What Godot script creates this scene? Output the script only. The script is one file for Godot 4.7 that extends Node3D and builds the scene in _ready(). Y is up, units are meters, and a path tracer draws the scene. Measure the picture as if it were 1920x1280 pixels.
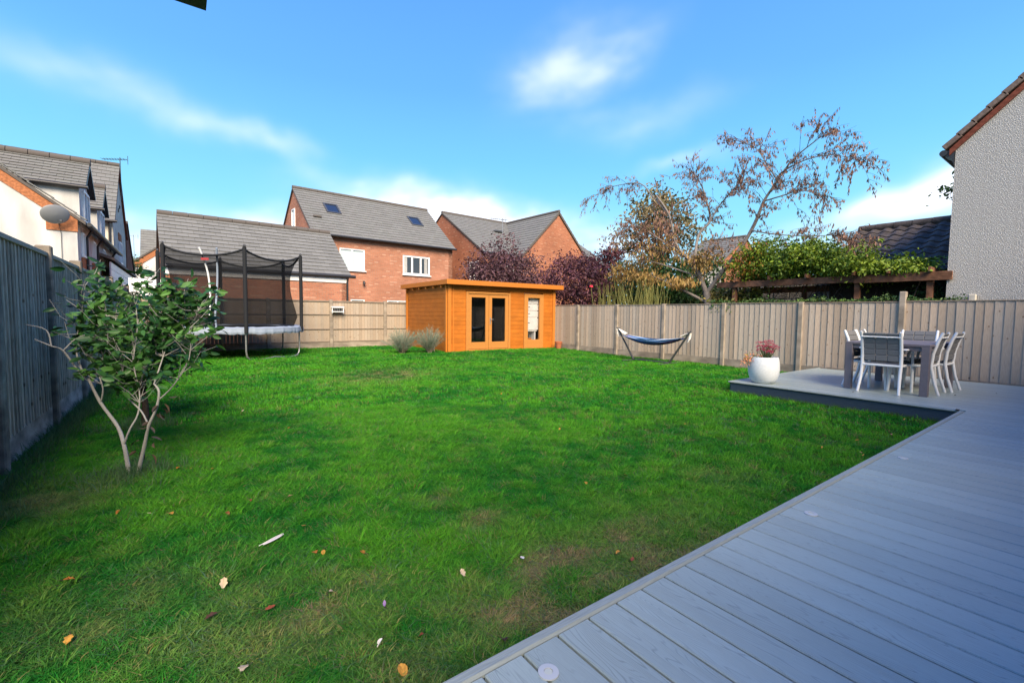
extends Node3D
# A back garden with lawn, deck, summerhouse and fences. X runs along the house wall, -Z runs away down the garden, y is up, the lawn lies at y = 0.

var rng := RandomNumberGenerator.new()
var m := {}
var used_names := {}


class MB:
	var p := PackedVector3Array()
	var q := PackedVector3Array()
	var c := PackedColorArray()
	var col := Color.WHITE
	var tinted := false

	func tri(a: Vector3, b: Vector3, d: Vector3) -> void:
		var nn := (b - a).cross(d - a).normalized()
		p.append(a); p.append(d); p.append(b)
		for i in 3:
			q.append(nn)
			c.append(col)

	func tri_n(a: Vector3, b: Vector3, d: Vector3, na: Vector3, nb: Vector3, nd: Vector3) -> void:
		p.append(a); p.append(d); p.append(b)
		q.append(na); q.append(nd); q.append(nb)
		for i in 3:
			c.append(col)

	func quad(a: Vector3, b: Vector3, d: Vector3, e: Vector3) -> void:
		tri(a, b, d)
		tri(a, d, e)

	func quad_n(a: Vector3, b: Vector3, d: Vector3, e: Vector3, na: Vector3, nb: Vector3, nd: Vector3, ne: Vector3) -> void:
		tri_n(a, b, d, na, nb, nd)
		tri_n(a, d, e, na, nd, ne)

	func face(a: Vector3, b: Vector3, d: Vector3, e: Vector3, out: Vector3) -> void:
		if (b - a).cross(d - a).dot(out) >= 0.0:
			quad(a, b, d, e)
		else:
			quad(e, d, b, a)

	func tri_out(a: Vector3, b: Vector3, d: Vector3, out: Vector3) -> void:
		if (b - a).cross(d - a).dot(out) >= 0.0:
			tri(a, b, d)
		else:
			tri(a, d, b)

	func box(mid: Vector3, size: Vector3, t := Basis()) -> void:
		var h := size * 0.5
		for ax in 3:
			var u := Vector3.ZERO
			var w := Vector3.ZERO
			var k := Vector3.ZERO
			k[ax] = h[ax]
			u[(ax + 1) % 3] = h[(ax + 1) % 3]
			w[(ax + 2) % 3] = h[(ax + 2) % 3]
			k = t * k; u = t * u; w = t * w
			for s in [1.0, -1.0]:
				var o: Vector3 = mid + k * s
				face(o - u - w, o + u - w, o + u + w, o - u + w, k * s)

	func span(a: Vector3, b: Vector3) -> void:
		box((a + b) * 0.5, (b - a).abs())

	# a box whose edges are cut off by e
	func cbox(mid: Vector3, size: Vector3, e: float, t := Basis()) -> void:
		var h := size * 0.5
		var g := Vector3(maxf(h.x - e, 0.0), maxf(h.y - e, 0.0), maxf(h.z - e, 0.0))
		for ax in 3:
			var a1 := (ax + 1) % 3
			var a2 := (ax + 2) % 3
			for s in [1.0, -1.0]:
				var pts := []
				for k in [[-1, -1], [1, -1], [1, 1], [-1, 1]]:
					var w := Vector3.ZERO
					w[ax] = h[ax] * s
					w[a1] = g[a1] * k[0]
					w[a2] = g[a2] * k[1]
					pts.append(mid + t * w)
				var o := Vector3.ZERO
				o[ax] = s
				face(pts[0], pts[1], pts[2], pts[3], t * o)
			for s1 in [1.0, -1.0]:
				for s2 in [1.0, -1.0]:
					var pts := []
					for k in [[0, -1], [0, 1], [1, 1], [1, -1]]:
						var w := Vector3.ZERO
						w[a1] = (h[a1] if k[0] == 0 else g[a1]) * s1
						w[a2] = (g[a2] if k[0] == 0 else h[a2]) * s2
						w[ax] = g[ax] * k[1]
						pts.append(mid + t * w)
					var o := Vector3.ZERO
					o[a1] = s1
					o[a2] = s2
					face(pts[0], pts[1], pts[2], pts[3], t * o)
		for sx in [1.0, -1.0]:
			for sy in [1.0, -1.0]:
				for sz in [1.0, -1.0]:
					tri_out(mid + t * Vector3(h.x * sx, g.y * sy, g.z * sz), mid + t * Vector3(g.x * sx, h.y * sy, g.z * sz), mid + t * Vector3(g.x * sx, g.y * sy, h.z * sz), t * Vector3(sx, sy, sz))

	func tube(pts: Array, radii: Array, sides: int, capped := true) -> void:
		var n := pts.size()
		var rings := []
		var norms := []
		var side := Vector3.ZERO
		for i in n:
			var d: Vector3 = (pts[mini(i + 1, n - 1)] - pts[maxi(i - 1, 0)]).normalized()
			if side == Vector3.ZERO:
				side = d.cross(Vector3.UP if absf(d.y) < 0.9 else Vector3.RIGHT).normalized()
			side = (side - d * side.dot(d)).normalized()
			var up := side.cross(d)
			var ring := []
			var nrm := []
			var r: float = radii[i] if i < radii.size() else radii[radii.size() - 1]
			for k in sides:
				var a := TAU * k / sides
				var w := side * cos(a) + up * sin(a)
				nrm.append(w)
				ring.append(pts[i] + w * r)
			rings.append(ring)
			norms.append(nrm)
		for i in n - 1:
			for k in sides:
				var j := (k + 1) % sides
				if (rings[i][j] - rings[i][k]).cross(rings[i + 1][k] - rings[i][k]).dot(norms[i][k]) >= 0.0:
					quad_n(rings[i][k], rings[i][j], rings[i + 1][j], rings[i + 1][k], norms[i][k], norms[i][j], norms[i + 1][j], norms[i + 1][k])
				else:
					quad_n(rings[i][j], rings[i][k], rings[i + 1][k], rings[i + 1][j], norms[i][j], norms[i][k], norms[i + 1][k], norms[i + 1][j])
		if capped:
			for e in [0, n - 1]:
				var o: Vector3 = pts[0] - pts[1] if e == 0 else pts[n - 1] - pts[n - 2]
				for k in range(1, sides - 1):
					tri_out(rings[e][0], rings[e][k], rings[e][k + 1], o)

	# [radius, height] pairs turned about the y axis through mid
	func lathe(mid: Vector3, prof: Array, sides: int) -> void:
		for i in prof.size() - 1:
			var r0: float = prof[i][0]
			var r1: float = prof[i + 1][0]
			var y0: float = prof[i][1]
			var y1: float = prof[i + 1][1]
			var here := Vector2(y1 - y0, r0 - r1).normalized()
			var n0 := here
			var n1 := here
			if i > 0:
				var w := Vector2(y0 - prof[i - 1][1], prof[i - 1][0] - r0).normalized()
				if w.dot(here) > 0.6:
					n0 = (w + here).normalized()
			if i < prof.size() - 2:
				var w := Vector2(prof[i + 2][1] - y1, r1 - prof[i + 2][0]).normalized()
				if w.dot(here) > 0.6:
					n1 = (w + here).normalized()
			for k in sides:
				var a := TAU * k / sides
				var b := TAU * (k + 1) / sides
				var da := Vector3(cos(a), 0, sin(a))
				var db := Vector3(cos(b), 0, sin(b))
				var A := mid + da * r0 + Vector3.UP * y0
				var B := mid + db * r0 + Vector3.UP * y0
				var C := mid + db * r1 + Vector3.UP * y1
				var D := mid + da * r1 + Vector3.UP * y1
				quad_n(A, D, C, B, da * n0.x + Vector3.UP * n0.y, da * n1.x + Vector3.UP * n1.y, db * n1.x + Vector3.UP * n1.y, db * n0.x + Vector3.UP * n0.y)

	# a polygon in the plane (o, x, y), drawn out by depth along x cross y, backwards
	func prism(o: Vector3, x: Vector3, y: Vector3, poly: Array, depth: float) -> void:
		var z := x.cross(y).normalized()
		var flat := PackedVector2Array()
		for w in poly:
			flat.append(Vector2(w[0], w[1]))
		var ids := Geometry2D.triangulate_polygon(flat)
		var at := func(i: int, back: float) -> Vector3: return o + x * flat[i].x + y * flat[i].y - z * back
		for i in range(0, ids.size(), 3):
			tri_out(at.call(ids[i], 0.0), at.call(ids[i + 1], 0.0), at.call(ids[i + 2], 0.0), z)
			tri_out(at.call(ids[i], depth), at.call(ids[i + 1], depth), at.call(ids[i + 2], depth), -z)
		var turn := 0.0
		for i in flat.size():
			turn += flat[i].cross(flat[(i + 1) % flat.size()])
		for i in flat.size():
			var j := (i + 1) % flat.size()
			var d := flat[j] - flat[i]
			var o2 := Vector2(d.y, -d.x) * signf(turn)
			face(at.call(i, 0.0), at.call(j, 0.0), at.call(j, depth), at.call(i, depth), x * o2.x + y * o2.y)

	# an upright wall sheet with openings; o is its lower corner, x runs along it, z points out of it
	func wall(o: Vector3, x: Vector3, z: Vector3, w: float, h: float, holes: Array, thick: float) -> void:
		var xs := [0.0, w]
		var ys := [0.0, h]
		for k in holes:
			for e in [k[0], k[2]]:
				if not xs.has(e):
					xs.append(e)
			for e in [k[1], k[3]]:
				if not ys.has(e):
					ys.append(e)
		xs.sort()
		ys.sort()
		var up := Vector3.UP
		for i in xs.size() - 1:
			for j in ys.size() - 1:
				var cx: float = (xs[i] + xs[i + 1]) * 0.5
				var cy: float = (ys[j] + ys[j + 1]) * 0.5
				var open := false
				for k in holes:
					if cx > k[0] and cx < k[2] and cy > k[1] and cy < k[3]:
						open = true
				if open:
					continue
				var a: Vector3 = o + x * xs[i] + up * ys[j]
				var b: Vector3 = o + x * xs[i + 1] + up * ys[j]
				var d: Vector3 = o + x * xs[i + 1] + up * ys[j + 1]
				var e: Vector3 = o + x * xs[i] + up * ys[j + 1]
				face(a, b, d, e, z)
				var k2 := -z * thick
				face(a + k2, b + k2, d + k2, e + k2, -z)
		for k in holes:
			var a: Vector3 = o + x * k[0] + up * k[1]
			var b: Vector3 = o + x * k[2] + up * k[1]
			var d: Vector3 = o + x * k[2] + up * k[3]
			var e: Vector3 = o + x * k[0] + up * k[3]
			var t := -z * thick
			face(a, b, b + t, a + t, up)
			face(e, d, d + t, e + t, -up)
			face(a, e, e + t, a + t, x)
			face(b, d, d + t, b + t, -x)
		var c0 := o
		var c1 := o + x * w
		face(c0, c0 + up * h, c0 + up * h - z * thick, c0 - z * thick, -x)
		face(c1, c1 + up * h, c1 + up * h - z * thick, c1 - z * thick, x)
		face(c0 + up * h, c1 + up * h, c1 + up * h - z * thick, c0 + up * h - z * thick, up)

	func mesh() -> ArrayMesh:
		var a := []
		a.resize(Mesh.ARRAY_MAX)
		a[Mesh.ARRAY_VERTEX] = p
		a[Mesh.ARRAY_NORMAL] = q
		if tinted:
			a[Mesh.ARRAY_COLOR] = c
		var r := ArrayMesh.new()
		r.add_surface_from_arrays(Mesh.PRIMITIVE_TRIANGLES, a)
		return r


func v(s: float, y: float, n: float) -> Vector3:
	return Vector3(s, y, -n)


func numbered(called: String) -> String:
	var k: int = used_names.get(called, 0)
	used_names[called] = k + 1
	return called if k == 0 else "%s_%03d" % [called, k]


func tag(o: Node3D, label: String, category := "", group := "", kind := "") -> Node3D:
	o.set_meta("label", label)
	if category:
		o.set_meta("category", category)
	if group:
		o.set_meta("group", group)
	if kind:
		o.set_meta("kind", kind)
	return o


func thing(called: String, label: String, category: String, at := Vector3.ZERO, deg := 0.0, group := "") -> Node3D:
	var o := Node3D.new()
	o.name = numbered(called)
	o.position = at
	o.rotation_degrees.y = deg
	add_child(o)
	tag(o, label, category, group)
	return o


func put(called: String, me: Mesh, mat: Material, parent: Node = null, xf := Transform3D()) -> MeshInstance3D:
	var o := MeshInstance3D.new()
	o.mesh = me
	o.material_override = mat
	o.transform = xf
	if parent == null or parent == self:
		o.name = numbered(called)
		add_child(o)
	else:
		if not parent.has_meta("_n"):
			parent.set_meta("_n", {})
		var d: Dictionary = parent.get_meta("_n")
		var k: int = d.get(called, 0)
		d[called] = k + 1
		o.name = called if k == 0 else "%s_%03d" % [called, k]
		parent.add_child(o, true)
	return o


func part(called: String, b: MB, mat: Material, parent: Node = null) -> MeshInstance3D:
	return put(called, b.mesh(), mat, parent)


func node_part(called: String, parent: Node, at := Vector3.ZERO, deg := 0.0) -> Node3D:
	var o := Node3D.new()
	if not parent.has_meta("_n"):
		parent.set_meta("_n", {})
	var d: Dictionary = parent.get_meta("_n")
	var k: int = d.get(called, 0)
	d[called] = k + 1
	o.name = called if k == 0 else "%s_%03d" % [called, k]
	o.position = at
	o.rotation_degrees.y = deg
	parent.add_child(o, true)
	return o


func structure(called: String, b: MB, mat: Material, label: String) -> MeshInstance3D:
	var o := part(called, b, mat)
	tag(o, label, "", "", "structure")
	return o


func scatter(called: String, me: Mesh, mat: Material, places: Array, tints: Array, parent: Node = null) -> MultiMeshInstance3D:
	var mm := MultiMesh.new()
	mm.transform_format = MultiMesh.TRANSFORM_3D
	mm.use_colors = true
	mm.mesh = me
	mm.instance_count = places.size()
	for i in places.size():
		mm.set_instance_transform(i, places[i])
		mm.set_instance_color(i, tints[i])
	var o := MultiMeshInstance3D.new()
	o.multimesh = mm
	o.material_override = mat
	o.set_meta("kind", "stuff")
	if parent == null:
		o.name = numbered(called)
		add_child(o)
	else:
		o.name = called
		parent.add_child(o, true)
	return o


func rr(a: float, b: float) -> float:
	return rng.randf_range(a, b)


func any_basis(scale: float) -> Basis:
	return Basis.from_euler(Vector3(rr(-PI, PI), rr(-PI, PI), rr(-PI, PI))).scaled(Vector3.ONE * scale)


# a basis whose y axis points along d, turned about it at random
func along(d: Vector3, scale: float) -> Basis:
	var y := d.normalized()
	var x := y.cross(Vector3(rr(-1, 1), rr(-1, 1), rr(-1, 1))).normalized()
	return Basis(x * scale, y * scale, x.cross(y) * scale)


# ---------------------------------------------------------------- materials
func lin(r: float, g: float, b: float, a := 1.0) -> Color:
	var k := Color(r, g, b).linear_to_srgb()
	k.a = a
	return k


func noise_tex(seed_: int, freq: float, lo: float, hi: float, octaves := 4, kind := FastNoiseLite.TYPE_SIMPLEX_SMOOTH, size := 512) -> NoiseTexture2D:
	var f := FastNoiseLite.new()
	f.seed = seed_
	f.noise_type = kind
	f.frequency = freq
	f.fractal_octaves = octaves
	f.fractal_type = FastNoiseLite.FRACTAL_FBM
	var t := NoiseTexture2D.new()
	t.width = size
	t.height = size
	t.seamless = true
	t.noise = f
	var g := Gradient.new()
	g.set_color(0, Color(lo, lo, lo))
	g.set_color(1, Color(hi, hi, hi))
	t.color_ramp = g
	return t


func mat(color: Color, rough: float, spec := 0.5) -> StandardMaterial3D:
	var k := StandardMaterial3D.new()
	k.albedo_color = color
	k.roughness = rough
	k.metallic_specular = spec
	return k


func grained(k: StandardMaterial3D, tex: Texture2D, scale: Vector3, world := false, bump: Texture2D = null, cm := 0.0) -> StandardMaterial3D:
	k.albedo_texture = tex
	k.uv1_triplanar = true
	k.uv1_world_triplanar = world
	k.uv1_scale = scale
	k.uv1_triplanar_sharpness = 8.0
	if bump:
		k.heightmap_enabled = true
		k.heightmap_texture = bump
		k.heightmap_scale = cm
	return k


func weathered(k: StandardMaterial3D, tex: Texture2D, scale: Vector3, world := false) -> StandardMaterial3D:
	k.detail_enabled = true
	k.detail_albedo = tex
	k.detail_blend_mode = BaseMaterial3D.BLEND_MODE_MUL
	k.detail_uv_layer = BaseMaterial3D.DETAIL_UV_2
	k.uv2_triplanar = true
	k.uv2_world_triplanar = world
	k.uv2_scale = scale
	return k


# several tones of one material, each with its own piece of the grain
func tones(base: Color, spread: float, count: int, rough: float, tex: Texture2D, scale: Vector3, bump: Texture2D, cm: float, world := true, warm := 0.0) -> Array:
	var out := []
	for i in count:
		var f := 1.0 + spread * (2.0 * i / maxf(count - 1, 1) - 1.0)
		var w := warm * (1.0 if i % 2 == 0 else -1.0)
		var k := mat(lin(base.r * f * (1.0 + w), base.g * f, base.b * f * (1.0 - w)), rough, 0.35)
		grained(k, tex, scale, world, bump, cm)
		k.uv1_offset = Vector3(0.37 * i, 0.71 * i, 0.53 * i)
		out.append(k)
	return out


func brick_images() -> Array:
	var w := 512
	var h := 512
	var im := Image.create(w, h, false, Image.FORMAT_RGB8)
	var hm := Image.create(w, h, false, Image.FORMAT_RGB8)
	var f := FastNoiseLite.new()
	f.seed = 5
	f.frequency = 0.06
	var cols := [Vector3(0.50, 0.215, 0.13), Vector3(0.475, 0.20, 0.122), Vector3(0.53, 0.24, 0.15), Vector3(0.43, 0.18, 0.115), Vector3(0.51, 0.225, 0.14), Vector3(0.57, 0.30, 0.20)]
	var pick := {}
	for j in h:
		var row := j / 32
		for i in w:
			var x := (i + (32 if row % 2 else 0)) % w
			var cell := x / 64
			var key := row * 16 + cell
			if not pick.has(key):
				var k: Vector3 = cols[rng.randi() % 6] if rng.randf() < 0.42 else cols[rng.randi() % 2]
				pick[key] = k * rr(0.95, 1.05)
			var lx := x % 64
			var ly := j % 32
			var n := f.get_noise_2d(i, j)
			var k: Vector3
			var hh := 0.8 + n * 0.15
			if lx < 3 or ly < 4:
				k = Vector3(0.40, 0.31, 0.24) * (0.85 + 0.2 * n)
				hh = 0.25
			else:
				k = pick[key] * (1.0 + n * 0.25)
			im.set_pixel(i, j, Color(k.x, k.y, k.z).linear_to_srgb())
			hm.set_pixel(i, j, Color(hh, hh, hh))
	return [ImageTexture.create_from_image(im), ImageTexture.create_from_image(hm)]


# the print of a composite board: long wavering growth lines, four boards wide
func board_images() -> Array:
	var w := 1024
	var h := 512
	var im := Image.create(w, h, false, Image.FORMAT_RGB8)
	var hm := Image.create(w, h, false, Image.FORMAT_RGB8)
	var f := FastNoiseLite.new()
	f.seed = 33
	f.frequency = 1.0
	f.fractal_octaves = 2
	for j in h:
		var a := TAU * j / h
		var cx := cos(a) * 0.55
		var cy := sin(a) * 0.55
		for i in w:
			var cell := i / 256
			var u := (i % 256) / 256.0
			var warp := f.get_noise_3d(u * 1.5 + cell * 9.0, cx, cy)
			var fib := f.get_noise_3d(u * 55.0 + cell * 31.0, cx * 6.0, cy * 6.0)
			var line := absf(fposmod((u + warp * 0.55) * 15.0, 1.0) - 0.5) * 2.0
			var d := clampf(1.0 - line * 3.4, 0.0, 1.0) * clampf(0.65 + warp, 0.2, 1.0)
			var k := 1.0 - 0.15 * d - 0.08 * absf(fib)
			im.set_pixel(i, j, Color(k, k, k))
			var e := 0.85 - 0.7 * d + 0.2 * fib
			hm.set_pixel(i, j, Color(e, e, e))
	return [ImageTexture.create_from_image(im), ImageTexture.create_from_image(hm)]


func make_materials() -> void:
	var soft := noise_tex(1, 0.012, 0.72, 1.0)
	var blotch := noise_tex(2, 0.006, 0.7, 1.0, 5)
	var stain := noise_tex(12, 0.009, 0.55, 1.0, 5)
	var grain := noise_tex(3, 0.02, 0.72, 1.0, 3)
	var grain_soft := noise_tex(13, 0.024, 0.84, 1.0, 3)
	var plain := noise_tex(14, 0.012, 0.93, 1.0)
	var grain_h := noise_tex(3, 0.02, 0.0, 1.0, 3)
	var fine := noise_tex(4, 0.06, 0.8, 1.0, 3)
	var fine_h := noise_tex(4, 0.06, 0.0, 1.0, 3)
	var pebble := noise_tex(6, 0.05, 0.50, 1.0, 2, FastNoiseLite.TYPE_CELLULAR)
	var pebble_h := noise_tex(6, 0.05, 0.0, 1.0, 2, FastNoiseLite.TYPE_CELLULAR)
	m.soft = soft; m.blotch = blotch; m.fine = fine; m.fine_h = fine_h
	# the lawn's soil, and blades
	m.soil = weathered(grained(mat(lin(0.05, 0.115, 0.018), 0.95, 0.2), fine, Vector3.ONE * 1.5, true, fine_h, 1.5), blotch, Vector3.ONE * 0.12, true)
	m.ground = grained(mat(lin(0.10, 0.11, 0.06), 0.95, 0.2), blotch, Vector3.ONE * 0.05, true)
	var blade := mat(Color.WHITE, 0.75, 0.12)
	blade.vertex_color_use_as_albedo = true
	blade.backlight_enabled = true
	blade.backlight = Color(0.8, 0.8, 0.8)
	m.blade = blade
	var leaf := mat(Color.WHITE, 0.5, 0.4)
	leaf.vertex_color_use_as_albedo = true
	leaf.backlight_enabled = true
	leaf.backlight = Color(0.4, 0.4, 0.4)
	m.leaf = leaf
	# wood
	m.fence_right = tones(Color(0.47, 0.39, 0.31), 0.17, 7, 0.85, grain_soft, Vector3(9, 0.5, 9), grain_h, 0.25, true, 0.03)
	m.fence_left = tones(Color(0.64, 0.53, 0.41), 0.22, 6, 0.85, grain, Vector3(9, 0.5, 9), grain_h, 0.25, true, 0.02)
	m.fence_back = tones(Color(0.45, 0.365, 0.28), 0.10, 6, 0.85, grain_soft, Vector3(9, 0.5, 9), grain_h, 0.25, true, 0.02)
	# knots in the fence boards
	var kn := noise_tex(41, 0.016, 0.0, 1.0, 1, FastNoiseLite.TYPE_CELLULAR)
	var kg := Gradient.new()
	kg.offsets = PackedFloat32Array([0.0, 0.025, 0.05, 1.0])
	kg.colors = PackedColorArray([Color(0.62, 0.56, 0.50), Color(0.74, 0.69, 0.64), Color.WHITE, Color.WHITE])
	kn.color_ramp = kg
	for k in m.fence_right + m.fence_left + m.fence_back:
		weathered(k, kn, Vector3(0.5, 0.32, 0.5), true)
		k.uv2_offset = k.uv1_offset * 1.7
	m.rail = grained(mat(lin(0.33, 0.27, 0.21), 0.85, 0.3), grain, Vector3(0.5, 9, 9), true, grain_h, 0.2)
	m.concrete = weathered(grained(mat(lin(0.52, 0.44, 0.35), 0.9, 0.3), fine, Vector3.ONE * 3.0, true, fine_h, 0.06), blotch, Vector3(0.5, 0.9, 0.5), true)
	m.concrete_grey = weathered(grained(mat(lin(0.60, 0.56, 0.49), 0.9, 0.3), fine, Vector3.ONE * 3.0, true, fine_h, 0.06), stain, Vector3(0.5, 0.9, 0.5), true)
	m.post_dark = weathered(grained(mat(lin(0.48, 0.41, 0.33), 0.9, 0.3), fine, Vector3.ONE * 3.0, true, fine_h, 0.06), stain, Vector3(0.5, 0.9, 0.5), true)
	var bd := board_images()
	m.deck = []
	for i in 6:
		var f := 0.93 + 0.028 * i
		var dk := mat(lin(0.285 * f, 0.345 * f, 0.330 * f), 0.36, 0.5)
		grained(dk, bd[0], Vector3(1.0 / 0.6, 1.0, 0.36), true, bd[1], 0.10)
		dk.uv1_offset = Vector3(0.25 * i + 0.06, 0.0, 0.37 * i)
		m.deck.append(dk)
	m.deck_edge = grained(mat(lin(0.29, 0.335, 0.32), 0.45, 0.4), grain_soft, Vector3(0.6, 10, 10), true, grain_h, 0.12)
	m.deck_edge_long = grained(mat(lin(0.29, 0.335, 0.32), 0.45, 0.4), grain_soft, Vector3(10, 10, 0.6), true, grain_h, 0.12)
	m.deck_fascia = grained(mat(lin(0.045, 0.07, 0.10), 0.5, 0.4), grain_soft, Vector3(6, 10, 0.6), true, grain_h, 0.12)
	m.shed = tones(Color(0.59, 0.185, 0.023), 0.05, 5, 0.5, grain_soft, Vector3(0.5, 9, 9), grain_h, 0.12, false, 0.02)
	# shed boards that run down the side take the same stain, with the grain along them
	m.shed_side = tones(Color(0.59, 0.185, 0.023), 0.05, 5, 0.5, grain_soft, Vector3(9, 9, 0.5), grain_h, 0.12, false, 0.02)
	var wear := noise_tex(23, 0.008, 0.86, 1.0, 5)
	for k in m.shed + m.shed_side:
		weathered(k, wear, Vector3(0.5, 0.8, 0.5), true)
	m.shed_trim = grained(mat(lin(0.58, 0.20, 0.03), 0.45, 0.4), grain_soft, Vector3(8, 0.6, 8), false, grain_h, 0.1)
	m.shed_frame = grained(mat(lin(0.54, 0.23, 0.055), 0.45, 0.4), grain_soft, Vector3(8, 0.6, 8), false, grain_h, 0.1)
	m.shed_fascia = grained(mat(lin(0.58, 0.195, 0.03), 0.45, 0.4), grain_soft, Vector3(0.6, 8, 8), false, grain_h, 0.1)
	m.felt = grained(mat(lin(0.06, 0.06, 0.06), 0.95, 0.2), fine, Vector3.ONE * 4.0, false, fine_h, 0.2)
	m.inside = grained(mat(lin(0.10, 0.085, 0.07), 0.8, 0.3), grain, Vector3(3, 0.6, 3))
	m.pergola = weathered(grained(mat(lin(0.38, 0.19, 0.115), 0.8, 0.3), grain, Vector3(8, 8, 0.5), true, grain_h, 0.2), stain, Vector3.ONE * 0.6, true)
	m.bark = grained(mat(lin(0.20, 0.17, 0.14), 0.9, 0.2), grain, Vector3(6, 3, 6), true, grain_h, 0.5)
	m.bark_pale = grained(mat(lin(0.43, 0.43, 0.41), 0.85, 0.3), grain, Vector3(22, 14, 22), true, grain_h, 0.3)
	m.bark_dark = grained(mat(lin(0.075, 0.06, 0.05), 0.9, 0.2), grain, Vector3(8, 3, 8), true, grain_h, 0.4)
	m.bark_cherry = grained(mat(lin(0.30, 0.265, 0.24), 0.8, 0.3), grain, Vector3(4, 14, 4), true, grain_h, 0.3)
	# masonry
	var bk := brick_images()
	var brick := mat(Color(1, 1, 1), 0.9, 0.25)
	grained(brick, bk[0], Vector3(1.0 / 1.8, 1.0 / 1.2, 1.0 / 1.8), false, bk[1], 1.0)
	brick.uv1_triplanar_sharpness = 40.0
	m.brick = weathered(brick, noise_tex(22, 0.006, 0.86, 1.0, 5), Vector3.ONE * 0.16)
	var brick2: StandardMaterial3D = brick.duplicate()
	brick2.albedo_color = Color(0.95, 0.9, 0.86)
	brick2.uv1_offset = Vector3(0.3, 0.25, 0.6)
	m.brick_other = brick2
	m.render_white = weathered(grained(mat(lin(0.80, 0.79, 0.765), 0.9, 0.3), fine, Vector3.ONE * 2.0, true, fine_h, 0.2), noise_tex(21, 0.008, 0.80, 1.0, 5), Vector3(0.35, 0.1, 0.35), true)
	m.render_cream = grained(mat(lin(0.70, 0.66, 0.56), 0.9, 0.3), soft, Vector3(0.6, 0.25, 0.6), true)
	var peb := mat(lin(0.80, 0.80, 0.775), 0.9, 0.3)
	grained(peb, pebble, Vector3(2.1, 2.9, 2.1), true, pebble_h, 1.2)
	m.pebbledash = peb
	m.verge_brick = grained(mat(lin(0.48, 0.19, 0.085), 0.9, 0.3), soft, Vector3.ONE * 2.0, true)
	m.stone = weathered(grained(mat(lin(0.72, 0.67, 0.60), 0.9, 0.3), pebble, Vector3(0.7, 1.6, 0.7), true, pebble_h, 3.0), blotch, Vector3.ONE * 0.5, true)
	m.tile = []
	for i in 5:
		var f := 0.93 + 0.035 * i
		m.tile.append(grained(mat(lin(0.205 * f, 0.207 * f, 0.198 * f), 0.85, 0.3), fine, Vector3.ONE * 2.0, true, fine_h, 0.2))
	m.pantile = []
	for i in 4:
		var f := 0.8 + 0.13 * i
		m.pantile.append(weathered(grained(mat(lin(0.19 * f, 0.158 * f, 0.14 * f), 0.8, 0.4), fine, Vector3.ONE * 3.0, true, fine_h, 0.4), stain, Vector3.ONE * 0.8, true))
	var tv := mat(Color.WHITE, 0.85, 0.3)
	tv.vertex_color_use_as_albedo = true
	m.tile_many = grained(tv, fine, Vector3.ONE * 2.0, true)
	m.ridge = grained(mat(lin(0.13, 0.115, 0.105), 0.85, 0.3), fine, Vector3.ONE * 2.0, true)
	m.verge_tile = grained(mat(lin(0.22, 0.165, 0.14), 0.85, 0.3), soft, Vector3.ONE * 2.0, true)
	m.verge_red = grained(mat(lin(0.22, 0.065, 0.04), 0.85, 0.3), soft, Vector3.ONE * 2.0, true)
	# manufactured
	m.black_plastic = mat(lin(0.022, 0.022, 0.024), 0.45)
	m.white_plastic = grained(mat(lin(0.82, 0.82, 0.82), 0.4), plain, Vector3.ONE * 0.7, true)
	m.fascia_white = grained(mat(lin(0.80, 0.80, 0.78), 0.5), plain, Vector3.ONE * 0.5, true)
	m.blind = mat(lin(0.46, 0.55, 0.57), 0.3)
	m.curtain = grained(mat(lin(0.68, 0.68, 0.66), 0.9), grain, Vector3(9, 0.8, 9))
	var glass := mat(lin(0.015, 0.02, 0.025), 0.04, 0.8)
	m.dark_glass = glass
	var pane := mat(Color(0.10, 0.12, 0.12, 0.08), 0.02, 0.5)
	pane.transparency = BaseMaterial3D.TRANSPARENCY_ALPHA
	m.pane = pane
	var net := mat(lin(0.012, 0.013, 0.015, 0.64), 0.9, 0.1)
	net.transparency = BaseMaterial3D.TRANSPARENCY_ALPHA
	m.net = net
	m.foam = grained(mat(lin(0.022, 0.024, 0.028), 0.75, 0.3), fine, Vector3.ONE * 6.0)
	m.steel = grained(mat(lin(0.42, 0.43, 0.44), 0.4, 0.5), soft, Vector3.ONE * 3.0)
	m.steel.metallic = 0.6
	m.steel_dark = mat(lin(0.05, 0.055, 0.06), 0.45)
	m.skirt = grained(mat(lin(0.28, 0.335, 0.42), 0.6, 0.3), plain, Vector3(2, 4, 2))
	m.jump_mat = mat(lin(0.015, 0.015, 0.017), 0.8, 0.2)
	m.red = mat(lin(0.30, 0.02, 0.025), 0.6)
	m.alu_white = mat(lin(0.72, 0.74, 0.75), 0.35)
	m.sling = grained(mat(lin(0.20, 0.205, 0.21), 0.75, 0.3), fine, Vector3.ONE * 30.0, false, fine_h, 0.05)
	m.table = grained(mat(lin(0.155, 0.14, 0.16), 0.5, 0.45), plain, Vector3.ONE * 2.0)
	m.pot = grained(mat(lin(0.70, 0.74, 0.76), 0.4, 0.45), plain, Vector3.ONE * 3.0)
	m.terracotta = grained(mat(lin(0.50, 0.17, 0.085), 0.85, 0.3), soft, Vector3.ONE * 6.0)
	m.compost = grained(mat(lin(0.03, 0.022, 0.016), 0.95, 0.2), fine, Vector3.ONE * 8.0, false, fine_h, 2.0)
	m.dish = mat(lin(0.20, 0.21, 0.22), 0.55)
	m.dish_pale = mat(lin(0.42, 0.44, 0.45), 0.35)
	m.rope = mat(lin(0.75, 0.72, 0.66), 0.85)
	var cloth := mat(Color.WHITE, 0.85, 0.2)
	cloth.vertex_color_use_as_albedo = true
	m.cloth = grained(cloth, fine, Vector3.ONE * 10.0)
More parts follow.
